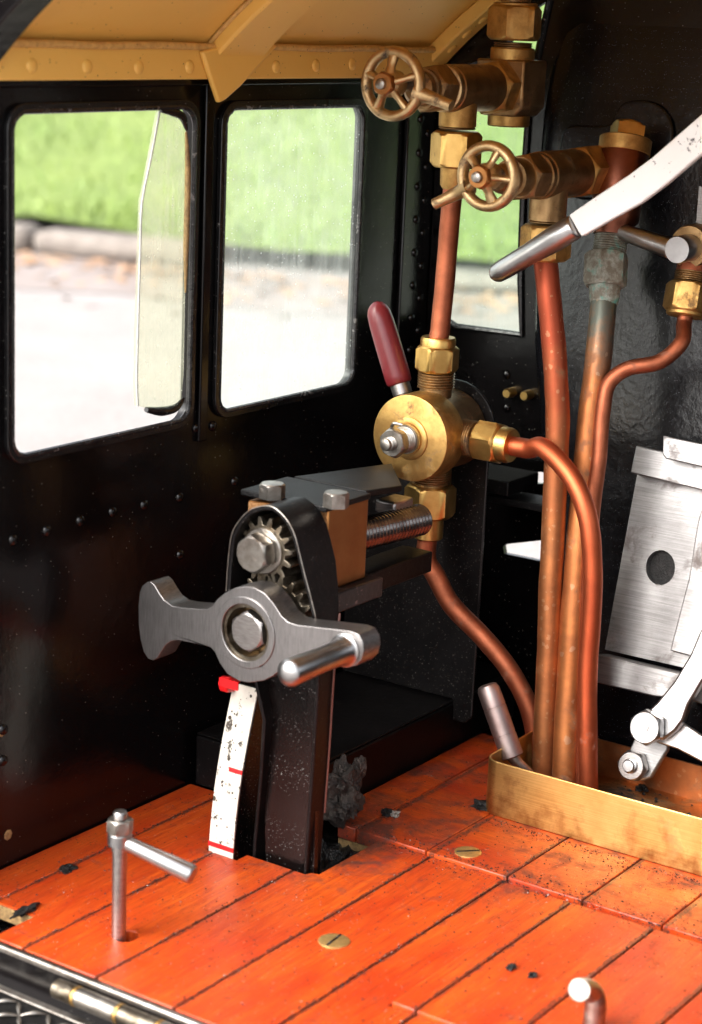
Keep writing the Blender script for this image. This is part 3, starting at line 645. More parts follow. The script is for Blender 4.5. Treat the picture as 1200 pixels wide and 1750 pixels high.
# ---- upper hand wheel valve, above it, in the same line
def handwheel(parent, O, R, lug, rot, minor=.0039, ax=-EX, mat='brass_wheel'):
    """rim, five spokes, hub with nut; O = centre of the rim; plane faces ax"""
    u, v = EY, EZ
    rim = part('hand_wheel', tube([O+u*(R*math.cos(a))+v*(R*math.sin(a)) for a in (i*math.pi/24 for i in range(48))], minor, 14, 0, closed=True, flat=1.25), mat, parent, sharp=80)
    for k in range(5):
        a = rot+2*math.pi*k/5; d = u*math.cos(a)+v*math.sin(a)
        part('spoke', tube([O+ax*.005+d*(.006), O+ax*.003+d*(R*.55), O+d*(R-minor*.3)], [.0050, .0034, .0050], 12, 5, flat=.7), mat, rim, sharp=80)
    part('hub', lathe(O, ax, [(-.006, .0075), (-.004, .0095), (.005, .0095), (.0075, .0078), (.0085, .0070)], 26), mat, rim)
    part('hub_nut', hexn(O, ax, .0084, .0146, .0088, .2), 'bronze', rim, sharp=25)
    part('spindle_end', lathe(O, ax, [(.0144, .0042), (.0172, .0038), (.0178, .003)], 16), 'steel_dull', rim)
    a = (lug-O); d = a.normalized(); p0 = O+V((0, d.y, d.z)).normalized()*(R-.001)
    sd_ = V((0, -d.z, d.y))
    part('grip_lug', tube([p0-d*.003, p0+(lug-p0)*.3-ax*.002, p0+(lug-p0)*.7-ax*.001, lug], [.0068, .005, .0042, .0040], 14, 6), mat, rim, sharp=70)
    return rim
UV = on_y(785, 153, BC.y)                            # tee centre
hw = on_y(672, 143, BC.y)
uv = thing('handwheel_valve', 'upper brass valve with spoked hand wheel under the tan roof edge', 'valve', UV - EZ*.05, 'brass hand wheel valves')
R1 = 64*mpp(hw)-.004
handwheel(uv, V((hw.x, BC.y, hw.z)), R1, on_x(772, 181, hw.x+.004), .30)
def xs(px, py, y): return on_y(px, py, y).x
x_b0, x_b1, x_b2, x_b3 = (xs(p, 148, BC.y) for p in (722, 752, 773, 838))
part('spindle', lathe((hw.x, BC.y, hw.z), EX, [(0, .0055), (x_b0-hw.x+.001, .0055)], 18), 'steel_dull', uv)
cz = UV.z+.001
part('gland', lathe((x_b0-.010, BC.y, cz), EX, [(0, .0085), (.004, .0125), (.010, .0128), (.0102, .0145), (.017, .0145)], 30), 'brass_dark', uv)
part('bonnet_nut', hexn((x_b0+.004, BC.y, cz), EX, 0, x_b1-x_b0-.002, .0182, .3), 'brass_dark', uv, sharp=25)
part('bonnet_ring', lathe((x_b1+.002, BC.y, cz), EX, [(0, .0158), (.001, .0172), (.006, .0172), (.007, .0165)], 40), 'brass_wheel', uv)
part('body', lathe((x_b1+.009, BC.y, cz), EX, [(0, .0168), (.001, .0176), (x_b3-x_b1-.01, .0176)], 44), 'brass_dark', uv)
part('union_nut', hexn((x_b3-.004, BC.y, cz), EX, 0, .019, .0215, .3), 'brass', uv, sharp=25)
blx = x_b3+.013                                      # square elbow block
bs = .0205
blk = prism([[V((blx, BC.y-bs*.72, cz-bs*1.05)), V((blx, BC.y+bs*.72, cz-bs*1.05)), V((blx, BC.y+bs*1.05, cz-bs*.7)), V((blx, BC.y+bs*1.05, cz+bs*1.05)), V((blx, BC.y-bs*1.05, cz+bs*1.05)), V((blx, BC.y-bs*1.05, cz-bs*.7))]], EX*.036)
eb = part('elbow_block', blk, 'brass_dark', uv, bevel=.0018)
ex = blx+.018
part('lower_plug', lathe((ex, BC.y, cz-bs*1.04), -EZ, [(0, .0165), (.0075, .0165), (.0085, .0155)], 34), 'brass', eb)
zt = [on_y(855, p, BC.y).z for p in (104, 90, 75, 18)]
part('upper_ring', lathe((ex, BC.y, cz+bs*1.04), EZ, [(0, .0172), (.008, .0172), (.009, .0164)], 34), 'brass', eb)
union(eb, V((ex, BC.y, cz+bs*1.04+.0085)), EZ, .0265, .0215, 'brass', (0, .006), .002, .25, .7)
pipe([V((ex, BC.y, cz+.065)), V((ex, BC.y, cz+.10)), V((ex+.002, BC.y, cz+.15))], .0118, 'brass_dark', 'short dull brass pipe rising out of frame above the upper valve', None, name='brass_pipe')
# outlet downwards
nz = [on_y(777, p, BC.y).z for p in (193, 216, 224, 286, 324)]
part('outlet', lathe((UV.x, BC.y, cz-.008), -EZ, [(0, .0142), (cz-.008-nz[1], .0142)], 34), 'brass', uv)
n = union(uv, V((UV.x, BC.y, nz[1]+.001)), -EZ, nz[2]-nz[3], .0195, 'brass_bright', (0, nz[1]-nz[2]+.001), 0, .08, .72)
part('tail', lathe((UV.x, BC.y, nz[3]+.0005), -EZ, [(0, .0112), (nz[3]-nz[4]-.003, .0108), (nz[3]-nz[4], .0088)], 28), 'brass', n)
pt, pb_ = V((UV.x, BC.y, nz[4]+.006)), V((BC.x, BC.y, tz3-.006))
pa = [pt+(pb_-pt)*f for f in (0, .33, .66, 1)]
pipe(pa, .0076, 'copper', 'straight copper pipe from upper hand wheel valve down to the three-way valve')

# ---- lower hand wheel valve
LX = .088; LT = on_x(940, 303, LX); LY = LT.y
lw = on_y(835, 301, LY)
lv = thing('handwheel_valve', 'lower brass valve with spoked hand wheel in front of the backhead', 'valve', LT - EZ*.05, 'brass hand wheel valves')
handwheel(lv, V((lw.x, LY, lw.z)), 61*mpp(lw)-.004, on_x(742, 349, lw.x-.002), .68)
a0, a1, a2, a3, a4 = (xs(p, 298, LY) for p in (888, 912, 930, 985, 1016))
lz_ = LT.z+.002
part('spindle', lathe((lw.x, LY, lw.z), EX, [(0, .0058), (a0-lw.x+.001, .0058)], 18), 'steel_dull', lv)
part('gland', lathe((a0-.030, LY, lz_), EX, [(0, .0075), (.004, .0105), (.016, .0112), (.0165, .0135), (.031, .0138)], 30), 'brass_dark', lv)
part('bonnet_nut', hexn((a0, LY, lz_), EX, 0, a1-a0, .0178, .3), 'brass_dark', lv, sharp=25)
part('bonnet_ring', lathe((a1+.0003, LY, lz_), EX, [(0, .0158), (.001, .0168), (.005, .0168), (.006, .016)], 40), 'brass_dark', lv)
part('body', lathe((a1+.0065, LY, lz_), EX, [(0, .0166), (.001, .0174), (a3-a1-.008, .0174)], 44), 'brass_dark', lv)
part('union_nut', hexn((a3-.003, LY, lz_), EX, 0, a4-a3+.004, .0208, .3), 'brass', lv, sharp=25)
qz = [on_x(938, p, LX).z for p in (352, 376, 384, 445)]
part('outlet', lathe((LX, LY, lz_-.008), -EZ, [(0, .0140), (lz_-.008-qz[1], .0140)], 34), 'brass_dark', lv)
n = union(lv, V((LX, LY, qz[1]+.001)), -EZ, qz[2]-qz[3], .0192, 'brass', (0, qz[1]-qz[2]+.001), 0, .1, .72)

# ---- plug topped clack body, leaning with the backhead
BHL = math.radians(8.5)
CX = .168; ct, cb = on_x(1069, 245, CX), on_x(1043, 420, CX-.022)
cdv = (ct-cb).normalized()
clack = thing('clack_valve', 'upright red-brown gunmetal clack valve with a square brass plug on top', 'valve', cb)
H = (ct-cb).length; s_ = mpp(ct); cr = 44*s_
part('body', lathe(cb, cdv, [(H*.1, cr*.72), (H*.2, cr*.8), (H*.26, cr*.96), (H*.9, cr*.97), (H*.92, cr*.94)], 48), 'gunmetal', clack)
part('cap', lathe(cb, cdv, [(H*.90, cr*1.0), (H*.905, cr*1.02), (H*1.04, cr*1.02), (H*1.05, cr*.97)], 48), 'brass', clack)
part('plug', hexn(cb, cdv, H*1.04, H*1.04+30*s_, 33*s_, .78, .2, 48, 4, both=False), 'brass_bright', clack, sharp=25)
part('thread', thread(cb, cdv, -.006, H*.12, cr*.66, .0018), 'verdigris', clack)
part('side_hex', hexn(V((a4, LY, lz_)), EX, 0, max(.004, CX-a4-cr*.6), .0195, .3), 'brass_dark', clack, sharp=25)
vn = [on_x(1037, 432, CX-.024), on_x(1034, 490, CX-.032)]
part('union_nut', hexn(vn[1], (vn[0]-vn[1]), 0, (vn[0]-vn[1]).length, 39*s_, .28), 'verdigris', clack, sharp=25, label='green crusted union nut')
part('tail', lathe(vn[1], (vn[1]-vn[0]), [(-.001, 27*s_), (.008, 26*s_), (.014, 23*s_)], 28), 'verdigris', clack)

# ---- small test cock at the right edge
TX = .155; tc0 = on_x(1158, 427, TX)
tk = thing('lever_cock', 'small cock with polished steel lever at the right edge', 'valve', tc0)
s_ = mpp(tc0)
part('body', lathe(on_x(1188, 420, TX+.012), -EX, [(-.03, .0125), (-.004, .0165), (.008, .0165), (.011, .0155), (.012, .010)], 36), 'brass_dark', tk)
part('stem', lathe(on_x(1157, 427, TX-.022), EX, [(0, 22*s_), (.0008, 23*s_), (.022, 23*s_), (.024, 21*s_)], 32), 'steel_bright', tk)
m0, m1 = on_x(1146, 424, TX-.012), on_x(1054, 393, TX-.010)
part('lever', lathe(m1, (m0-m1), [(0, 11*s_), (.0015, 14*s_), ((m0-m1).length, 18*s_)], 26), 'steel_bright', tk)
tb = on_x(1186, 452, TX+.012); td = (on_x(1178, 500, TX+.006)-tb).normalized()
part('branch', lathe(tb, td, [(-.01, .012), (.006, .0125)], 28), 'copper', tk)
union(tk, tb, td, .0225, .0182, 'brass', (.006, .0145), .003, .2, .72)

# ---- pipes into the tray
pz = .004
q1 = [V((LX, LY, qz[3]+.004)), on_x(936, 470, LX), on_x(944, 560, LX-.002), on_x(952, 700, LX-.003), on_x(948, 850, LX-.006), on_x(942, 1000, LX-.010), on_x(935, 1180, LX-.012), on_x(930, 1310, LX-.014)]
q1.append(V((q1[-1].x, q1[-1].y, pz))); pipe(q1, .0091, 'copper_spot', 'spotted copper pipe from the lower hand wheel valve into the tray')
q2 = [vn[1]+(vn[1]-vn[0]).normalized()*.004, on_x(1028, 560, .125), on_x(1012, 700, .110), on_x(998, 850, .098), on_x(984, 1000, .087), on_x(974, 1150, .078), on_x(966, 1320, .070)]
q2.append(V((q2[-1].x, q2[-1].y, pz))); pipe(q2, .0101, 'copper_stain', 'thick stained copper pipe under the green crusted nut, into the tray')
rr0 = V((BC.x, BC.y-r3_-.004, BC.z))
q3 = [V((BC.x, BC.y-r3_+.010, BC.z)), rr0+V((0, -.008, 0)), on_x(930, 766, .062), on_x(975, 814, .054), on_x(1003, 880, .050), on_x(1013, 960, .050), on_x(1011, 1060, .052), on_x(1004, 1180, .054), on_x(1006, 1340, .055)]
q3.append(V((q3[-1].x, q3[-1].y, pz))); pipe(q3, .0074, 'copper_red', 'bright red copper pipe curving from the side of the three-way valve into the tray')
q4 = [V((BC.x, BC.y, bz2+.004)), V((BC.x, BC.y, bz2-.016)), on_x(746, 985, BC.x), on_x(772, 1034, BC.x), on_x(826, 1090, BC.x+.004), on_x(872, 1145, BC.x+.008), on_x(906, 1214, BC.x+.012), on_x(922, 1300, BC.x+.014)]
q4[-1].z = max(q4[-1].z, .012); pipe(q4, .0077, 'copper', 'copper pipe bending from under the three-way valve down behind the others')
te = tb+td*.040
q5 = [te-td*.004, te+td*.006, on_x(1166, 585, .140), on_x(1128, 618, .128), on_x(1072, 630, .118), on_x(1040, 656, .110), on_x(1031, 700, .104), on_x(1024, 780, .098), on_x(1014, 870, .092), on_x(1006, 1000, .084), on_x(1002, 1150, .078), on_x(1000, 1300, .07)]
q5[-1].z = .01; pipe(q5, .0058, 'copper', 'thin copper pipe from the lever cock running down beside the thick pipe')

# ================================================================== boiler backhead
BX0 = .128; BT = math.tan(BHL)
bn = V((-math.cos(BHL), 0, math.sin(BHL))); bp0 = V((BX0, 0, 0))
def on_b(px, py, off=0.): return on_pl(px, py, bp0+bn*off, bn)
ol = [on_b(x, y) for x, y in ((1012, 1300), (952, 1150), (925, 1000), (915, 900), (912, 800), (906, 700), (898, 590), (898, 480), (900, 400), (905, 300), (914, 190), (926, 110), (938, 55), (955, 0), (975, -50), (1010, -110), (1080, -170), (1200, -215))]
yc = -.10                                            # centre line of the boiler
full = ol + [V((p.x, 2*yc-p.y, p.z)) for p in reversed(ol)]
bh = thing('boiler_backhead', 'big black crackled boiler backhead behind the pipes', 'boiler', (BX0, yc, 0))
def backplate():
    rings = [(.0, .0, .016), (.0, .0, .016)]
    cen = sum((p for p in full), V((0, 0, 0)))/len(full)
    prof = [(.03, .026), (.010, .014), (.0035, .006), (.0, .0022), (-.0, .0)]
    # (inset, set back): the edge rolls over into the wrapper
    prof = [(.026, 0), (.016, .0012), (.008, .005), (.003, .0105), (.0, .02), (.0, .12)]
    vs, fs = [], []; n = len(full)
    nrm = []
    for i in range(n):
        t = (full[(i+1) % n]-full[i-1]).normalized(); q = t.cross(bn).normalized()
        if q.dot(cen-full[i]) < 0: q = -q
        nrm.append(q)
    for ins, back in prof:
        vs += [full[i]+nrm[i]*ins-bn*0+EX*back for i in range(n)]
    for k in range(len(prof)-1):
        for i in range(n): j = (i+1) % n; fs.append((k*n+i, k*n+j, (k+1)*n+j, (k+1)*n+i))
    fs.append(tuple(range(n))); return vs, fs
part('backplate', backplate(), 'backhead', bh, sharp=70)
pad = smooth_path([on_b(x, y, .004) for x, y in ((955, 262), (960, 228), (978, 214), (1036, 213), (1050, 196), (1068, 174), (1110, 172), (1140, 192), (1150, 236), (1120, 330), (990, 340), (956, 318))], 4)
part('mounting_pad', prism([pad], -bn*.0038), 'backhead', bh, bevel=.002)
cl_ = [on_b(x, y, .004) for x, y in ((1000, 245), (1130, 245), (1160, 360), (1110, 480), (1070, 500), (1000, 470))]

# ================================================================== fire door, rails, levers
FL = math.radians(14); fn = V((-math.cos(FL), 0, math.sin(FL))); fp0 = V((.108, 0, .03))
def on_f(px, py, off=0.): return on_pl(px, py, fp0+fn*off, fn)
def slab(nm, pts, th, off, mat, parent, bevel=.001): return part(nm, prism([[on_f(x, y, off) for x, y in pts]], -fn*th), mat, parent, bevel=bevel)
fd = thing('fire_door', 'brushed pale steel sliding fire door between two horizontal rails', 'fire door', on_f(1120, 1100))
slab('upper_rail', [(1087, 761), (1330, 815), (1318, 866), (1077, 808)], .018, .0135, 'steel_brush', fd)
slab('lower_rail', [(1022, 1117), (1330, 1192), (1330, 1250), (1180, 1196), (1118, 1190), (1013, 1165)], .018, .0135, 'steel_brush', fd)
dp = [on_f(x, y, 0.) for x, y in ((1090, 806), (1330, 862), (1330, 1178), (1034, 1110))]
dh = [on_f(1129+25*math.cos(a), 970+30*math.sin(a), 0.) for a in (i*math.pi/14 for i in range(28))]
part('door_panel', prism([dp, dh], -fn*.006), 'steel_brush', fd)
part('vent_back', prism([[on_f(1129+31*math.cos(a), 970+36*math.sin(a), -.0063) for a in (i*math.pi/10 for i in range(20))]], -fn*.002), 'coal', fd)
slab('door_panel', [(1200, 868), (1330, 890), (1330, 1150), (1182, 1122), (1145, 1112), (1178, 985), (1186, 930), (1193, 890)], .005, .0062, 'steel_brush', fd)
br = slab('bracket', [(1133, 744), (1330, 785), (1330, 828), (1138, 784), (1132, 776)], .004, .026, 'steel_brush', fd)
part('bracket_arm', prism([[on_f(1135, 745, .0255), on_f(1140, 780, .0255), on_f(1140, 780, 0.008), on_f(1135, 745, 0.008)]], V((0, -.004, 0))), 'steel_brush', br)
hl = lathe(on_f(1128, 1182, .0078), fn, [(-.001, .0042), (.0001, .0042)], 16); part('rail_hole', hl, 'coal', fd)
z5 = lambda l: [(980+x*.2172, 1040+y*.2172) for x, y in l]
lk = thing('fire_door_linkage', 'polished steel forked lever and bolted link working the fire door', 'lever', on_f(1100, 1300, .03))
slab('upper_arm', z5([(560, 1010), (530, 900), (560, 830), (660, 735), (790, 575), (920, 360), (970, 240), (1040, 80), (1300, -200), (1500, -60), (1120, 420), (1013, 570), (900, 760), (860, 880), (800, 960), (700, 1040)]), .009, .034, 'steel_bright', lk, .0016)
slab('lower_arm', z5([(560, 870), (640, 800), (740, 795), (850, 890), (1013, 1000), (1400, 1180), (1400, 1400), (1013, 1212), (820, 1110), (670, 1062), (570, 1020)]), .005, .0245, 'steel_bright', lk, .0014)
slab('link', z5([(525, 920), (430, 1130), (365, 1210), (375, 1290), (440, 1335), (540, 1358), (610, 1330), (740, 1110), (740, 1000), (640, 900)]), .006, .019, 'steel_brush', lk, .0014)
c1, c2 = on_f(1111, 1243, .0345), on_f(1086, 1308, .0195)
b1 = part('bolt', hexn(c1, fn, 0, .010, .0138, .2), 'steel_bright', lk, sharp=25); part('bolt_centre', lathe(c1, fn, [(.0098, .0035), (.0108, .0033)], 16), 'steel', b1)
b2_ = part('bolt', hexn(c2, fn, 0, .0085, .0122, .5), 'steel', lk, sharp=25); part('stud_end', jn(thread(c2, fn, .008, .0125, .0056, .0012), lathe(c2, fn, [(.0122, .005), (.0132, .0042)], 16)), 'steel_bright', b2_)

# ================================================================== regulator handle
GX = .050
z2 = lambda l: [(860+x*.2833, 180+y*.2833) for x, y in l]
rg = thing('regulator_handle', 'white painted regulator bar with polished steel grip crossing the backhead', 'lever', on_x(1200, 230, GX))
barp = z2([(395, 662), (470, 610), (560, 548), (750, 424), (900, 312), (1200, 50), (1500, -230), (1640, -100), (1400, 120), (1200, 290), (1090, 385), (980, 478), (830, 590), (650, 690), (473, 792), (450, 760)])
part('bar', prism([[on_x(x, y, GX) for x, y in barp]], EX*.007), 'white', rg, bevel=.0012)
g0, g1 = on_x(983, 387, GX+.0035), on_x(843, 471, GX+.0035); gd = (g1-g0).normalized(); GL = (g1-g0).length; s_ = mpp(g0)
part('grip', lathe(g0, gd, [(-.001, 19*s_), (0, 20.5*s_), (.002, 22*s_), (GL*.25, 22.5*s_), (GL*.55, 19*s_), (GL*.85, 18.5*s_), (GL*.95, 17*s_), (GL*.99, 13*s_), (GL*1.02, 6*s_)], 34), 'steel_bright', rg, sharp=70)
stub = thing('gauge_bracket', 'narrow pale metal strip cut off by the right edge of the picture', 'bracket', on_b(1200, 370, .01))
part('strip', prism([[on_b(x, y, .012) for x, y in ((1195, 318), (1300, 340), (1290, 420), (1190, 380))]], -bn*.003), 'steel_brush', stub)

# ================================================================== brass drip tray, damper handle standing in it
TZ = .0455
tray = thing('drip_tray', 'brass sheet drip tray with upright rim under the copper pipes', 'tray', (.05, -.1, 0))
tp = []
for k in range(9):
    a = math.radians(90*k/8); r = .013; tp.append(V((r-r*math.sin(a), .0135-r+r*math.cos(a), 0)))
path = [V((.118, .015, 0)), V((.07, .0145, 0)), V((.03, .0137, 0))] + tp + [V((0, -.10, 0)), V((.002, -.32, 0))]
def wallstrip(path, z0, z1, th):
    vs, fs = [], []; n = len(path)
    for i, p in enumerate(path):
        t = (path[min(i+1, n-1)]-path[max(i-1, 0)]).normalized(); q = V((-t.y, t.x, 0))
        vs += [p+EZ*z0, p+EZ*z1, p+q*th+EZ*z1, p+q*th+EZ*z0]
    for i in range(n-1):
        for k in range(4): fs.append((4*i+k, 4*i+(k+1) % 4, 4*i+4+(k+1) % 4, 4*i+4+k))
    fs += [(0, 1, 2, 3), tuple(4*(n-1)+k for k in (3, 2, 1, 0))]; return vs, fs
part('rim', wallstrip(path, FZ+.0002, TZ, .0016), 'brass_tray', tray, bevel=.0005)
part('bottom', b2(.0605, .125, -.31, .0120, FZ+.0003, .0056), 'tray_floor', tray)
part('bottom', b2(.0025, .0600, -.31, .006, FZ+.0003, .0056), 'tray_floor', tray)
part('back_wall', b2(.1215, .1235, -.31, .0, .004, .034), M['copper_spot'], tray)
dmp = thing('damper_handle', 'slanted dull steel handle rising from the corner of the brass tray', 'handle', on_x(898, 1312, .035))
d0, d1 = on_x(876, 1294, .035), on_x(832, 1170, .035); dd = (d1-d0).normalized(); DL = (d1-d0).length; s_ = mpp(d0)
part('grip', lathe(d0, dd, [(0, 18*s_), (.001, 20*s_), (DL*.3, 20*s_), (DL*.305, 19.4*s_), (DL*.32, 19.4*s_), (DL*.325, 20*s_), (DL*.68, 20*s_), (DL*.685, 19.4*s_), (DL*.7, 19.4*s_), (DL*.705, 20*s_), (DL*.93, 19.5*s_), (DL*.985, 16*s_), (DL, 12*s_)], 36), metal('reddish_dull_steel', (.42, .33, .31), (.33, .25, .23), (.42, .52), 60), dmp, sharp=25)
part('rod', tube([d0+dd*.002, on_x(884, 1303, .036), on_x(900, 1318, .040), on_x(915, 1335, .045)], [.0056, .0045, .0042, .0042], 14), 'steel_dull', dmp)

# ================================================================== reverser
CXF, CYY = -.205, None
cc = on_x(420, 1081, CXF); RYY = cc.y; RZZ = cc.z
rev = thing('screw_reverser', 'black reverser stand with steel crank, gears, bronze bearing and white quadrant strip', 'reverser', (-.15, RYY, 0))
ol = [(428, 1520), (432, 1440), (442, 1330), (448, 1230), (430, 1150), (398, 1080), (387, 1010), (390, 963), (396, 915), (409, 890), (427, 872), (448, 865), (466, 866), (481, 877), (494, 893), (504, 914), (511, 940), (520, 977), (532, 1022), (541, 1062), (545, 1110), (545, 1170), (538, 1290), (530, 1400), (522, 1520)]
FXB = lambda py: -.168 - .020*min(1, max(0, (1480-py)/580))
frontp = [on_x(x, y, FXB(y)) for x, y in ol]
dep = [.017 + .020*min(1, max(0, (1140-y)/160)) for x, y in ol]
vs, fs = [], []; n = len(frontp)
for i, p in enumerate(frontp):
    t = frontp[min(i+1, n-1)]-frontp[max(i-1, 0)]; q = V((0, -t.z, t.y)).normalized()
    if q.dot(V((0, RYY-.005, .2))-V((0, p.y, p.z))) < 0: q = -q
    if p.z < .15: q = V((0, -1 if p.y > .072 else 1, 0))
    th = .0028
    vs += [p, p+q*th, p+q*th+EX*dep[i], p+EX*dep[i]]
for i in range(n-1):
    for k in range(4): fs.append((4*i+k, 4*i+(k+1) % 4, 4*i+4+(k+1) % 4, 4*i+4+k))
fs += [(0, 1, 2, 3), tuple(4*(n-1)+k for k in (3, 2, 1, 0))]
hood = part('gear_case_and_column', (vs, fs), 'black_satin', rev, bevel=.0008, sharp=50)
part('worn_edge', tube([p-EX*.0002 for p in frontp[6:21]], .0004, 8, 4), 'steel_dull', rev)
yl_, yr_ = frontp[2].y-.003, frontp[-3].y+.0032
part('column_web', prism([[V((-.1640, yl_, -.02)), V((-.1640, yr_, -.02)), V((-.1640-.0045, on_x(545, 1130, -.17).y+.003, .16)), V((-.1640-.0045, on_x(436, 1140, -.17).y-.003, .16))]], EX*.004), 'black_wet', rev)
part('back_plate', prism([[V((-.150, RYY+.036, .15)), V((-.150, RYY-.030, .15)), V((-.150, RYY-.020, .235)), V((-.150, RYY+.005, .252)), V((-.150, RYY+.028, .24))]], EX*.003), 'black', rev)
part('bare_edge', tube([p+EX*(dep[i]-.001)+V((0, -.0009, 0)) for i, p in list(enumerate(frontp))[-6:-1]], .0007, 8, 4), 'rust_brown', rev)
# quadrant strip: curved rim of a plate in the X-Z plane
qy0, qy1 = .1065, .1290
qa = [on_y(x, y, qy1) for x, y in ((400, 1165), (394, 1195), (381, 1260), (370, 1325), (362, 1390), (358, 1440), (357, 1466), (357, 1490))]
rimx = smooth_path([V((p.x, 0, p.z)) for p in qa], 5)
rear = [V((-.150, 0, p.z)) for p in (rimx[-1], rimx[0])]
part('quadrant', prism([[V((p.x, qy0, p.z)) for p in rimx] + [V((p.x, qy0, p.z)) for p in rear]], EY*(qy1-qy0)), 'black_wet', rev, bevel=.0006)
def band(z0, z1, ya, yb, off, mat, nm, par):
    ps = [p for p in rimx if z0 <= p.z <= z1]
    def xat(z):
        for a, b in zip(rimx, rimx[1:]):
            if b.z <= z <= a.z: return a.x+(b.x-a.x)*(a.z-z)/max(a.z-b.z, 1e-9)
        return rimx[-1].x
    zz = sorted([z0, z1]+[p.z for p in ps]); L = [V((xat(z)-off, ya, z)) for z in zz]
    return part(nm, prism([L + [V((p.x+.0035 if off < .0012 else p.x+off-.0007, ya, p.z)) for p in reversed(L)]], EY*(yb-ya)), mat, par)
zq = lambda py: on_y(380, py, qy1).z
face = band(-.006, rimx[0].z-.0005, qy0+.0005, qy1-.0004, .0009, 'white_strip', 'white_scale', rev)
zr = lambda py: on_y(400, py, qy0).z
band(zr(1181)-.001, zr(1175)+.0025, qy0, qy1-.006, .0016, 'red', 'red_mark', face)
band(zr(1329)-.0008, zr(1327)+.0012, qy0, qy0+.0115, .0016, 'red', 'red_mark', face)
band(.004, .0072, qy0, qy1, .0016, 'red', 'red_mark', face)
ptr = [on_y(x, y, qy1+.001) for x, y in ((383, 1166), (390, 1154), (408, 1155), (416, 1170), (410, 1177), (386, 1181))]
part('pointer', prism([[V((p.x-.003, qy1-.003, p.z)) for p in ptr]], EY*.008), 'red', rev, bevel=.0015)
# crank
z3 = lambda l: [(220+x*.38333, 970+y*.38333) for x, y in l]
co = z3([(60, 82), (80, 66), (98, 63), (115, 78), (135, 112), (160, 148), (190, 170), (230, 178), (300, 184), (348, 185), (372, 170), (398, 138), (430, 112), (470, 92), (515, 84), (560, 90), (605, 114), (645, 160), (680, 215), (710, 243), (750, 256), (800, 262), (900, 273), (990, 284), (1025, 298), (1043, 330), (1048, 370), (1038, 412), (1012, 438), (970, 445), (900, 436), (800, 432), (730, 440), (690, 452), (660, 468), (640, 485), (600, 505), (540, 513), (490, 505), (440, 475), (405, 425), (385, 378), (365, 356), (335, 346), (280, 335), (222, 324), (190, 328), (165, 345), (145, 375), (128, 404), (108, 414), (85, 405), (66, 375), (52, 320), (44, 250), (43, 170), (49, 110)])
crk = [on_x(x, y, CXF) for x, y in co]
hole = [cc + EY*(.0205*math.cos(a)) + EZ*(.0205*math.sin(a)) for a in (i*math.pi/20 for i in range(40))]
crank = part('crank', prism([crk, hole], EX*.0195), 'steel_crank', rev, bevel=.0014, seg=3, sharp=30)
def ring(c, ax, r0, r1, t0, t1, n=44): 
    u, v, d = frame(ax); pr = [(r0, t0), (r1, t0), (r1, t1), (r0, t1)]; vs, fs = [], []
    for r, t in pr:
        for k in range(n): a = 2*math.pi*k/n; vs.append(V(c)+d*t+u*(r*math.cos(a))+v*(r*math.sin(a)))
    for i in range(4):
        for k in range(n): j = (i+1) % 4; fs.append((i*n+k, i*n+(k+1) % n, j*n+(k+1) % n, j*n+k))
    return vs, fs
part('bush', ring(cc, -EX, .0198, .0248, -.001, .0011), 'steel_crank', crank, bevel=.0004)
part('bush', ring(cc, -EX, .0172, .0203, -.016, -.0012), 'gear', crank)
part('bearing_back', lathe(cc+EX*.0185, EX, [(0, .0203), (.004, .0203)], 40), 'brass_dark', crank)
part('bolt', hexn(cc, -EX, -.018, -.0005, .0146, .1, .14), 'steel', crank, sharp=25)
pc = on_x(590, 1111, CXF); ptip = on_y(490, 1135, pc.y)
PL = pc.x-ptip.x
part('handle_pin', lathe((pc.x, pc.y, pc.z), -EX, [(-.003, .0112), (.0016, .0112), (.0022, .0100), (.004, .0092), (.006, .0086), (PL*.4, .0082), (PL*.93, .0090), (PL*.97, .0084), (PL*.995, .0062), (PL+.001, .003)], 34), 'steel_bright', crank, sharp=60)
# gears
def gear(c, N, r, x0, L, ph=0.):
    ro, ri = r, r-.0058; P = []
    for k in range(N):
        for f, rr in ((-.5, ri), (-.29, ri), (-.2, ri+(ro-ri)*.55), (-.09, ro), (.09, ro), (.2, ri+(ro-ri)*.55), (.29, ri)):
            a = ph+2*math.pi*(k+f)/N; P.append(V((x0, c.y+rr*math.cos(a), c.z+rr*math.sin(a))))
    return prism([P], EX*L)
gx = -.1785; gu = on_x(451, 941, gx); gl = on_x(466, 1066, gx)
g_ = part('gear', gear(gu, 15, .0236, gx, .027, .1), 'gear', rev, bevel=.0003, sharp=30)
part('washer', lathe((gx, gu.y, gu.z), -EX, [(-.001, .0158), (.0018, .0160), (.0026, .0152)], 36), 'steel_dull', g_)
part('bolt', hexn((gx, gu.y, gu.z), -EX, .0024, .0150, .0138, .12, .2), 'steel_dull', g_, sharp=25)
part('gear', gear(gl, 22, .0352, gx, .027, .03), 'gear', rev, bevel=.0003, sharp=30)
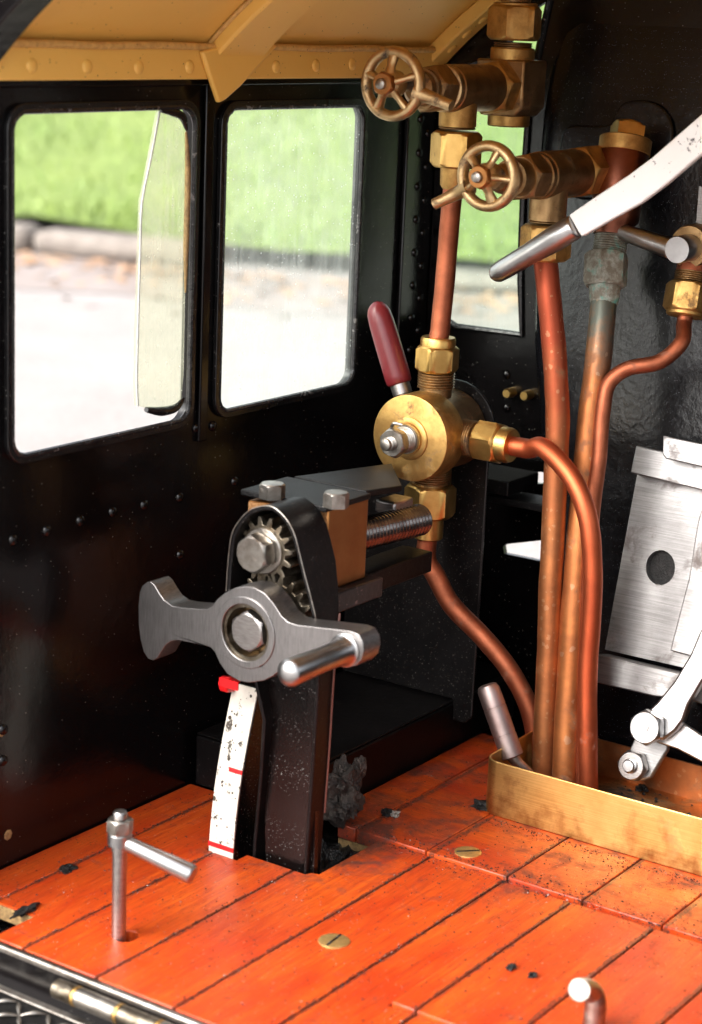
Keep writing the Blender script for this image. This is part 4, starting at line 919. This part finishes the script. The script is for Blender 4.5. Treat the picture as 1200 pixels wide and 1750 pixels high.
# bronze bearing, cap plate, bolts
BX1, BX2 = -.1465, -.098; tp_ = .2530
yb0, yb1 = RYY+.034, RYY-.034
fr = [on_x(x, y, BX1) for x, y in ((424, 850), (562, 872), (566, 1000), (430, 1000))]
bk_ = prism([[V((BX1, fr[0].y, fr[0].z-.002)), V((BX1, fr[1].y, fr[1].z)), V((BX1, fr[1].y, fr[1].z-.058)), V((BX1, fr[0].y, fr[1].z-.058))]], EX*(BX2-BX1))
part('bearing_block', bk_, 'bronze', rev, bevel=.0012)
part('bearing_face', prism([[V((BX1-.0006, fr[0].y-.001, fr[0].z-.003)), V((BX1-.0006, fr[1].y+.001, fr[1].z-.001)), V((BX1-.0006, fr[1].y+.001, fr[1].z-.057)), V((BX1-.0006, fr[0].y-.001, fr[1].z-.057))]], EX*.0005), 'bronze_cast', rev)
TZ0 = (fr[0].z+fr[1].z)/2+.0005
SL = math.radians(5.0); sx_ = V((math.cos(SL), 0, -math.sin(SL))); sz_ = V((math.sin(SL), 0, math.cos(SL)))
capy0, capy1 = fr[0].y+.003, fr[1].y-.001
cp_ = part('cap_plate', box(V(((BX1-.004+BX2)/2, (capy0+capy1)/2, TZ0+.0022)), (BX2-BX1+.006, capy0-capy1, .0042)), 'black_dusty', rev, bevel=.0008)
so_ = V((BX2+.0035, (capy0+capy1)/2+.001, TZ0+.0022))
yA, yB = so_.y+(capy0-capy1)*.43, so_.y-(capy0-capy1)*.43
stp = [V((so_.x, yA, so_.z-.0022)), V((so_.x, yB, so_.z-.0022)), V((so_.x, yB, so_.z-.0022))+sx_*.046, V((so_.x, yA, so_.z-.0022))+sx_*.128]
part('strap', prism([stp], sz_*.0046), 'black_dusty', rev, bevel=.0008)
for px, py in ((465, 851), (574, 866)):
    p = on_z(px, py, TZ0+.0044); part('bolt', hexn(p, EZ, 0, 26*mpp(p), 23*mpp(p), .3, .15, both=False), 'steel_dull', cp_, sharp=25)
part('saddle', b2(BX1-.006, BX2+.012, capy1-.006, capy0, fr[1].z-.073, fr[1].z-.0585), 'chipped_edge', rev, bevel=.001)
part('tie_bar', b2(BX2+.0125, .008, capy1+.012, .0985, fr[1].z-.078, fr[1].z-.062), 'black_satin', rev, bevel=.001)
s0 = on_y(600, 916, RYY+.003); s1 = on_y(722, 887, RYY+.003)
part('lead_screw', thread(s0, (s1-s0), 0, (s1-s0).length, .0122, .0044, .0015, 40), 'screw_black', rev, sharp=20)
sn = on_y(674, 862, RYY+.012)
part('daylight_block', box(sn, (.026, .018, .010)), 'steel', rev, bevel=.002)  # bright block added in place of daylight reflected between strap and screw

# ================================================================== loose handles on the floor
th = thing('tee_handle', 'slim steel floor pin with a sideways bar and hexagon nut on top', 'handle', V((PIN.x, PIN.y, 0)))
top = on_pl(205, 1430, PIN, V((FW.x, FW.y, 0)))
ax_ = (top-PIN).normalized(); PLn = (top-PIN).length; s_ = mpp(PIN)
part('pin', lathe(PIN, ax_, [(-.012, .0047), (PLn*.86, .0047), (PLn*.865, .0054), (PLn*.93, .0054)], 24), 'steel', th)
part('eye', lathe(PIN, ax_, [(PLn*.92, .0066), (PLn*.93, .0078), (PLn*1.03, .0078), (PLn*1.04, .0070)], 26), 'steel_bright', th)
bar1 = on_pl(331, 1496, PIN+V((.012, -.05, 0)), V((FW.x, FW.y, 0)))
tb0 = PIN+ax_*(PLn*.97); bd_ = bar1-tb0
part('bar', lathe(tb0, bd_, [(.004, .0048), (.014, .0050), (bd_.length-.002, .0064), (bd_.length-.0005, .0058), (bd_.length, .005)], 26), 'steel_bright', th)
nn = part('nut', hexn(PIN+ax_*(PLn*1.04), ax_, 0, .0095, .0086, .4), 'steel_dull', th, sharp=25)
part('stud_end', lathe(PIN+ax_*(PLn*1.04), ax_, [(.010, .0046), (.0135, .0045), (.0145, .0038)], 18), 'steel', nn)
bp = on_z(1013, 1764, HZ)
e_ = lambda px, py: on_pl(px, py, bp, V((FW.x, FW.y, 0)))
solo('bent_pin', tube([bp-EZ*.003, e_(1016, 1742), e_(1018, 1716), e_(1013, 1698), on_pl(1000, 1690, bp-FW*.006, V((FW.x, FW.y, 0))), on_pl(990, 1692, bp-FW*.014, V((FW.x, FW.y, 0)))], .0066, 20, 6), 'steel_dull', 'hooked bright steel pin sticking up from the floor hatch', 'pin', sharp=60, origin=bp)

# ================================================================== coal, clinker and grit
def lump(c, r, seed, sq=(1, 1, 1), rough=.45, sub=3):
    import bmesh
    bm = bmesh.new(); bmesh.ops.create_icosphere(bm, subdivisions=sub, radius=1)
    vs = []
    for v in bm.verts:
        d = v.co.normalized(); k = 1+rough*noise.noise(d*1.3+V((seed*3.1, 0, 0)))+rough*.6*noise.noise(d*3.1+V((0, seed*1.7, 0)))+rough*.35*noise.noise(d*7+V((seed, 0, 2)))
        vs.append(V(c)+V((d.x*sq[0], d.y*sq[1], d.z*sq[2]))*r*k)
    fs = [tuple(v.index for v in f.verts) for f in bm.faces]; bm.free(); return vs, fs
cp0 = on_x(587, 1352, -.083)
solo('clinker_lump', jn(lump(cp0, .0175, 1, (.55, .75, 1.15), .75, 4), lump(cp0+V((.004, -.008, .013)), .007, 5, (.6, .6, 1.5), .8), lump(on_x(618, 1309, -.078), .0042, 9, (.8, 1.0, 1.9), .6), lump(on_x(575, 1388, -.09), .0095, 12, (.8, 1, .9), .8)), 'clinker', 'craggy grey-brown clinker lump wedged beside the reverser column', 'clinker', sharp=25)
for px, py, z, r, sq, lb in ((115, 1487, 0, .0062, (1.1, .9, .35), 'small flat black coal chip behind the tee handle'),
                      (45, 1558, 0, .006, (2.0, .6, .4), 'long black coal sliver on the left board end'),
                      (662, 1393, FZ, .0042, (1, 1, .8), 'round coal crumb on the front boards right of the clinker'),
                      (675, 1394, FZ, .0034, (1, 1, .8), 'grey pebble next to the coal crumb on the front boards'),
                      (873, 1656, HZ, .0034, (1, 1, .7), 'tiny coal crumb on the hatch left of the bent pin'),
                      (910, 1670, HZ, .0028, (1, .9, .7), 'smallest dark crumb on the hatch nearer the bent pin'),
                      (826, 1382, FZ, .0066, (.9, 1.3, .6), 'black coal crumb against the corner of the brass tray'),
                      (1097, 1352, .0045, .005, (1, 1, .7), 'coal crumb lying inside the brass tray')):
    p = on_z(px, py, z); solo('coal_piece', jn(lump(p+EZ*r*sq[2]*.5, r*.85, px*.37, sq, .95, 3), lump(p+V((r*.5*sq[0], r*.35*sq[1], r*.25)), r*.5, px*.11, sq, .9, 2), lump(p+V((-r*.45*sq[0], r*.3*sq[1], r*.2)), r*.45, px*.19, sq, .9, 2)), 'grit_pale' if 'pebble' in lb else 'coal', lb, 'coal', 'loose coal on the boards', sharp=12)
# slurry of coal down in the hole by the column
vs, fs = [], []; N = 26
for i in range(N+1):
    for j in range(N+1):
        x, y = -.18+.105*i/N, .04+.07*j/N
        vs.append(V((x, y, -.017+.012*noise.noise(V((x*60, y*60, 0)))+.007*noise.noise(V((x*150, y*150, 3)))+.003*noise.noise(V((x*380, y*380, 5))))))
for i in range(N):
    for j in range(N): a = i*(N+1)+j; fs.append((a, a+1, a+N+2, a+N+1))
tag(part('coal_slurry', (vs, fs), 'pitch', sharp=50), 'wet black coal slurry lying in the hole round the column', 'slurry', kind='stuff')
random.seed(21); gv, gf, pv_, pf = [], [], [], []
def crumb(V_, F_, p, r):
    i = len(V_); s = [random.uniform(.6, 1.3) for _ in range(6)]
    V_ += [p+V((r*s[0], 0, 0)), p+V((-r*s[1], 0, 0)), p+V((0, r*s[2], 0)), p+V((0, -r*s[3], 0)), p+V((0, 0, r*s[4]*.8)), p+V((0, 0, -r*.4))]
    F_ += [tuple(k+i for k in t) for t in ((0, 2, 4), (2, 1, 4), (1, 3, 4), (3, 0, 4), (2, 0, 5), (1, 2, 5), (3, 1, 5), (0, 3, 5))]
for k in range(6000):
    q = random.random()
    if random.random() < .3: x, y = random.uniform(-.37, -.01), random.choice((.186, .124, .062, 0, -.061, -.117, -.18))+random.gauss(0, .0016)
    elif q < .30: x, y = XJ+random.gauss(0, .006), random.uniform(-.25, .08)
    elif q < .50: x, y = -.006-abs(random.gauss(0, .006)), random.uniform(-.25, .0)
    elif q < .60: x, y = random.uniform(XJ, .14), random.uniform(.01, .095)
    elif q < .72: x, y = random.uniform(XJ, -.005), random.uniform(-.25, .0)
    elif q < .76: x, y = XR-.009+random.gauss(0, .002), random.uniform(-.1, .08)
    else: x, y = random.uniform(-.36, XJ), random.uniform(-.25, .21)
    if -.185 < x < -.085 and .043 < y < .135: continue
    if x < XR: z = -.010 if x > XR-.0055 else -.022
    elif x > XJ: z = FZ
    elif y < HY and x > HX: z = HZ
    else: z = 0
    if x > -.0015 and y < .016: continue
    r = random.choice((.0002, .00025, .0003, .0003, .0004, .0004, .0005, .0006, .0008)) * (1.2 if q < .3 else 1)
    if random.random() < .92: crumb(gv, gf, V((x, y, z+r*.2)), r)
    else: crumb(pv_, pf, V((x, y, z+r*.2)), r*.8)
for k in range(260):
    x, y = random.uniform(.004, .115), -.30+.29*random.random()**.6; rr_ = random.choice((.0006, .0008, .001, .0014, .002)); crumb(gv, gf, V((x, y-.02, .0058+rr_*.2)), rr_)
tag(part('coal_dust', (gv, gf), 'coal', sharp=10), 'black coal dust and crumbs strewn over the floorboards', 'coal dust', kind='stuff')
tag(part('ash_grit', (pv_, pf), 'grit_pale', sharp=10), 'pale ash grit strewn over the floorboards', 'grit', kind='stuff')
